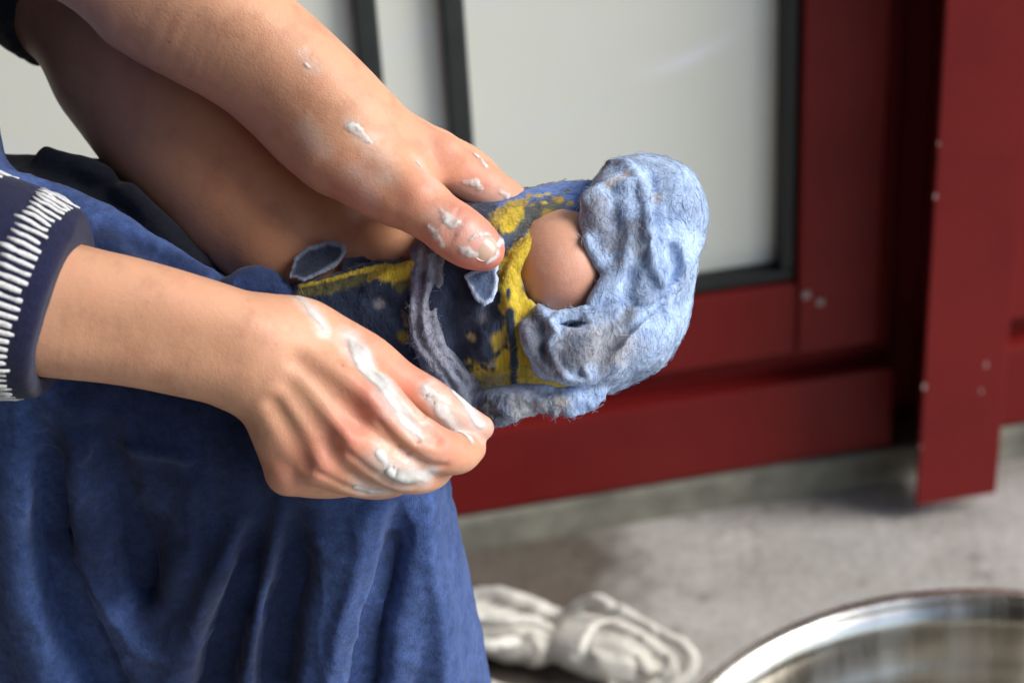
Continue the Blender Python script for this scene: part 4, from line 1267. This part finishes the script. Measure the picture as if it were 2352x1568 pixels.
flap([(1058, 632), (1100, 612), (1146, 606), (1147, 660), (1138, 692), (1112, 706), (1092, 690)], lambda x, y: 150 + (y - 640) * 0.22 + (x - 1100) * .08, 4.5, (0.085, 0.13, 0.24), (0.50, 0.60, 0.82), 9)
flap([(662, 640), (672, 596), (704, 566), (752, 551), (790, 558), (800, 580), (788, 600), (760, 622), (700, 652)], lambda x, y: 62 + (y - 600) * .35 - (x - 730) * .02, 5, (0.018, 0.026, 0.05), (0.17, 0.20, 0.27), 9)
flap([(790, 590), (836, 584), (860, 600), (820, 622), (780, 628)], lambda x, y: 66 + (y - 600) * .35 - (x - 730) * .02, 7, (0.016, 0.022, 0.042), (0.03, 0.04, 0.07), 6)

# loose wool fibres standing off the surface
def fibres(V, Nn, C, count, L, seed, sel=None):
    g = np.random.default_rng(seed)
    ids = np.arange(len(V)) if sel is None else np.nonzero(sel)[0]
    ids = g.choice(ids, count)
    VV = []; QQ = []; CC = []
    for n_, i in enumerate(ids):
        p = V[i]; n = Nn[i]
        t = g.normal(size=3); t -= (t @ n) * n; t /= np.linalg.norm(t) + 1e-6
        l = L * g.uniform(.4, 1.5); b = np.cross(n, t); cr_ = g.normal() * .5
        w = g.uniform(.25, .55); st_ = g.uniform(.1, .35) if g.random() < .25 else g.uniform(.0, .06); l *= 0.9 if st_ > .06 else 1.5; tone = g.uniform(.75, 1.4)
        base = len(VV)
        for k_ in range(4):
            u = k_ / 3
            c = p + t * l * u + n * (1.0 + l * st_ * math.sin(u * 2.2) - (l * u) ** 2 / 220.0) + b * cr_ * l * u * u
            VV += [c + b * w, c - b * w * .5 + n * w, c - b * w * .5 - n * w]; CC += [np.minimum(C[i] * tone, .9)] * 3
        for k_ in range(3):
            for a in range(3):
                bb = (a + 1) % 3
                QQ.append((base + k_ * 3 + a, base + k_ * 3 + bb, base + k_ * 3 + 3 + bb, base + k_ * 3 + 3 + a))
    return np.array(VV), np.array(QQ), np.array(CC)
fv = []; fq_ = []; fc = []; o_ = 0
for V_, N_, C_, cnt_, L_, sd_ in ((Vo, No, co, 5200, 15, 1), (Vi, Ni, ci, 3800, 12, 2), (Vst, normals(Vst, Qst), cst, 1300, 12, 3)):
    a_, b_, c_ = fibres(V_, N_, C_, cnt_, L_, sd_)
    fv.append(a_); fq_.append(b_ + o_); fc.append(c_); o_ += len(a_)
fo = obj_model('loose_fibre', np.concatenate(fv), np.concatenate(fq_), FELT, slipper, np.concatenate(fc))
tag(fo, kind='stuff')

# ------------------------------------------------------------------ STEEL BASIN
def lathe(name, prof, seg, mat, parent):
    V = []; Q = []
    n = len(prof)
    for i in range(seg):
        a = i / seg * 2 * math.pi
        for r, z in prof: V.append((r * math.cos(a), r * math.sin(a), z))
    for i in range(seg):
        j = (i + 1) % seg
        for k_ in range(n - 1):
            Q.append((i * n + k_, j * n + k_, j * n + k_ + 1, i * n + k_ + 1))
    me = mesh_fast(name, V, Q, mat)
    o = bpy.data.objects.new(name, me); o.parent = parent; COL.objects.link(o)
    return o
basin = empty('steel_basin', (0.2427, 0.8249, 0.0))
tag(basin, 'round stainless steel basin standing on the concrete', 'basin')
RB = 0.1985
outer = [(0.0005, 0.001), (0.145, 0.001), (0.162, 0.004), (0.172, 0.012), (0.180, 0.050), (0.188, 0.100), (0.1905, 0.1165)]
innerp = [(0.1885, 0.1165), (0.186, 0.100), (0.1822, 0.0755), (0.1814, 0.0745), (0.178, 0.052), (0.170, 0.014), (0.160, 0.006), (0.145, 0.0035), (0.0005, 0.0035)]
lathe('bowl', outer + innerp, 160, STEEL, basin)
rimp = [(0.1935 + 0.0055 * math.cos(t), 0.1175 + 0.0042 * math.sin(t)) for t in np.linspace(0, 2 * math.pi, 15)]
lathe('rolled_rim', rimp, 160, STEEL, basin)

# ------------------------------------------------------------------ NET CLOTH on the ground
def build_rag():
    c = PF(1260, 1520, 0.0)
    s = Solid(PF(980, 1760, 0.0) * [1, 1, 0] + [-60, -120, c[2] - 700], PF(1680, 1320, 0.0) * [1, 1, 0] + [80, 140, c[2] + 420], 8.0)
    def ch(rows, r, k=24, mode='add', flat=None):
        s.chain([(*PF(x, y, h), r * m) for x, y, h, m in rows], k=k, mode=mode, flat=flat)
    up_ = (UP, 1.35)
    # body of the heap
    ch([(1000, 1430, .018, 1), (1120, 1440, .022, 1), (1230, 1480, .016, .8)], 120, 40, flat=up_)
    ch([(1330, 1470, .02, 1), (1420, 1500, .022, 1.1), (1500, 1540, .016, .8)], 120, 40, flat=up_)
    ch([(1000, 1600, .012, 1), (1200, 1640, .014, 1), (1480, 1640, .012, 1)], 110, 40, flat=up_)
    # rolled rims of the folds
    ch([(1040, 1385, .034, .8), (1100, 1362, .04, 1), (1180, 1372, .042, 1), (1250, 1400, .036, 1), (1290, 1412, .028, .8)], 30, 24)
    ch([(1060, 1420, .046, .8), (1120, 1425, .05, 1), (1200, 1420, .05, 1), (1262, 1440, .04, .8)], 26, 24)
    ch([(1060, 1470, .046, 1), (1130, 1480, .045, 1), (1190, 1470, .036, .7)], 30, 24)
    ch([(1290, 1420, .03, .8), (1355, 1376, .05, 1), (1420, 1400, .05, 1), (1500, 1445, .046, 1), (1570, 1480, .04, 1), (1590, 1520, .034, 1), (1560, 1570, .03, 1.1), (1480, 1620, .03, 1.2)], 26, 20)
    ch([(1340, 1560, .05, 1), (1330, 1500, .055, 1), (1360, 1440, .055, .9), (1420, 1420, .05, .6)], 24, 24)
    ch([(1370, 1580, .05, .8), (1380, 1520, .055, 1), (1430, 1500, .056, 1), (1480, 1535, .05, 1), (1440, 1590, .05, 1)], 18, 20)
    ch([(1500, 1500, .045, .8), (1540, 1510, .046, 1), (1530, 1550, .04, .8)], 16, 18)
    # hollows
    ch([(1090, 1398, .052, 1), (1140, 1396, .054, 1)], 20, 16, 'cut')
    ch([(1225, 1440, .05, 1), (1240, 1442, .05, 1)], 18, 16, 'cut')
    ch([(1140, 1520, .03, .8), (1230, 1530, .028, 1), (1300, 1560, .028, 1.2), (1320, 1600, .03, 1)], 42, 30, 'cut')
    ch([(1400, 1460, .058, 1), (1440, 1450, .058, 1)], 24, 20, 'cut')
    ch([(1410, 1545, .056, 1), (1430, 1540, .056, 1)], 26, 16, 'cut')
    ch([(1345, 1545, .05, .8), (1350, 1570, .05, 1)], 16, 12, 'cut')
    g_ = np.random.default_rng(21)
    for i_ in range(16):
        x0 = g_.uniform(1060, 1520); y0 = g_.uniform(1420, 1600); a0 = g_.uniform(0, 6.28); R_ = g_.uniform(30, 70); da = g_.uniform(1.2, 3.0)
        row = []
        for t in np.linspace(0, 1, 5):
            h = s.hit(x0 + R_ * math.cos(a0 + da * t) * 1.4, y0 + R_ * .7 * math.sin(a0 + da * t), 4, start=-1500 + 1500)
            if h is not None: row.append((*h, g_.uniform(9, 17)))
        if len(row) > 2: s.chain(row, k=10, mode='add' if i_ % 3 else 'cut')
    s.rough(lambda p: 14 * fbm(p, 110, 3, 10.0) + 16 * np.abs(fbm(p, 90, 2, 40.0)), 80)
    # flat on the ground
    g = PF(1260, 1520, 0.0).astype(np.float32)
    s.clip_with(lambda p: -(p - g) @ UP.astype(np.float32) + 2, 6)
    return s
Rg = build_rag(); Vq, Qq = Rg.mesh(2)
rag = obj_model('crumpled_cloth', Vq, Qq, RAG)
tag(rag, 'crumpled off-white net cloth lying on the wet concrete', 'cloth')
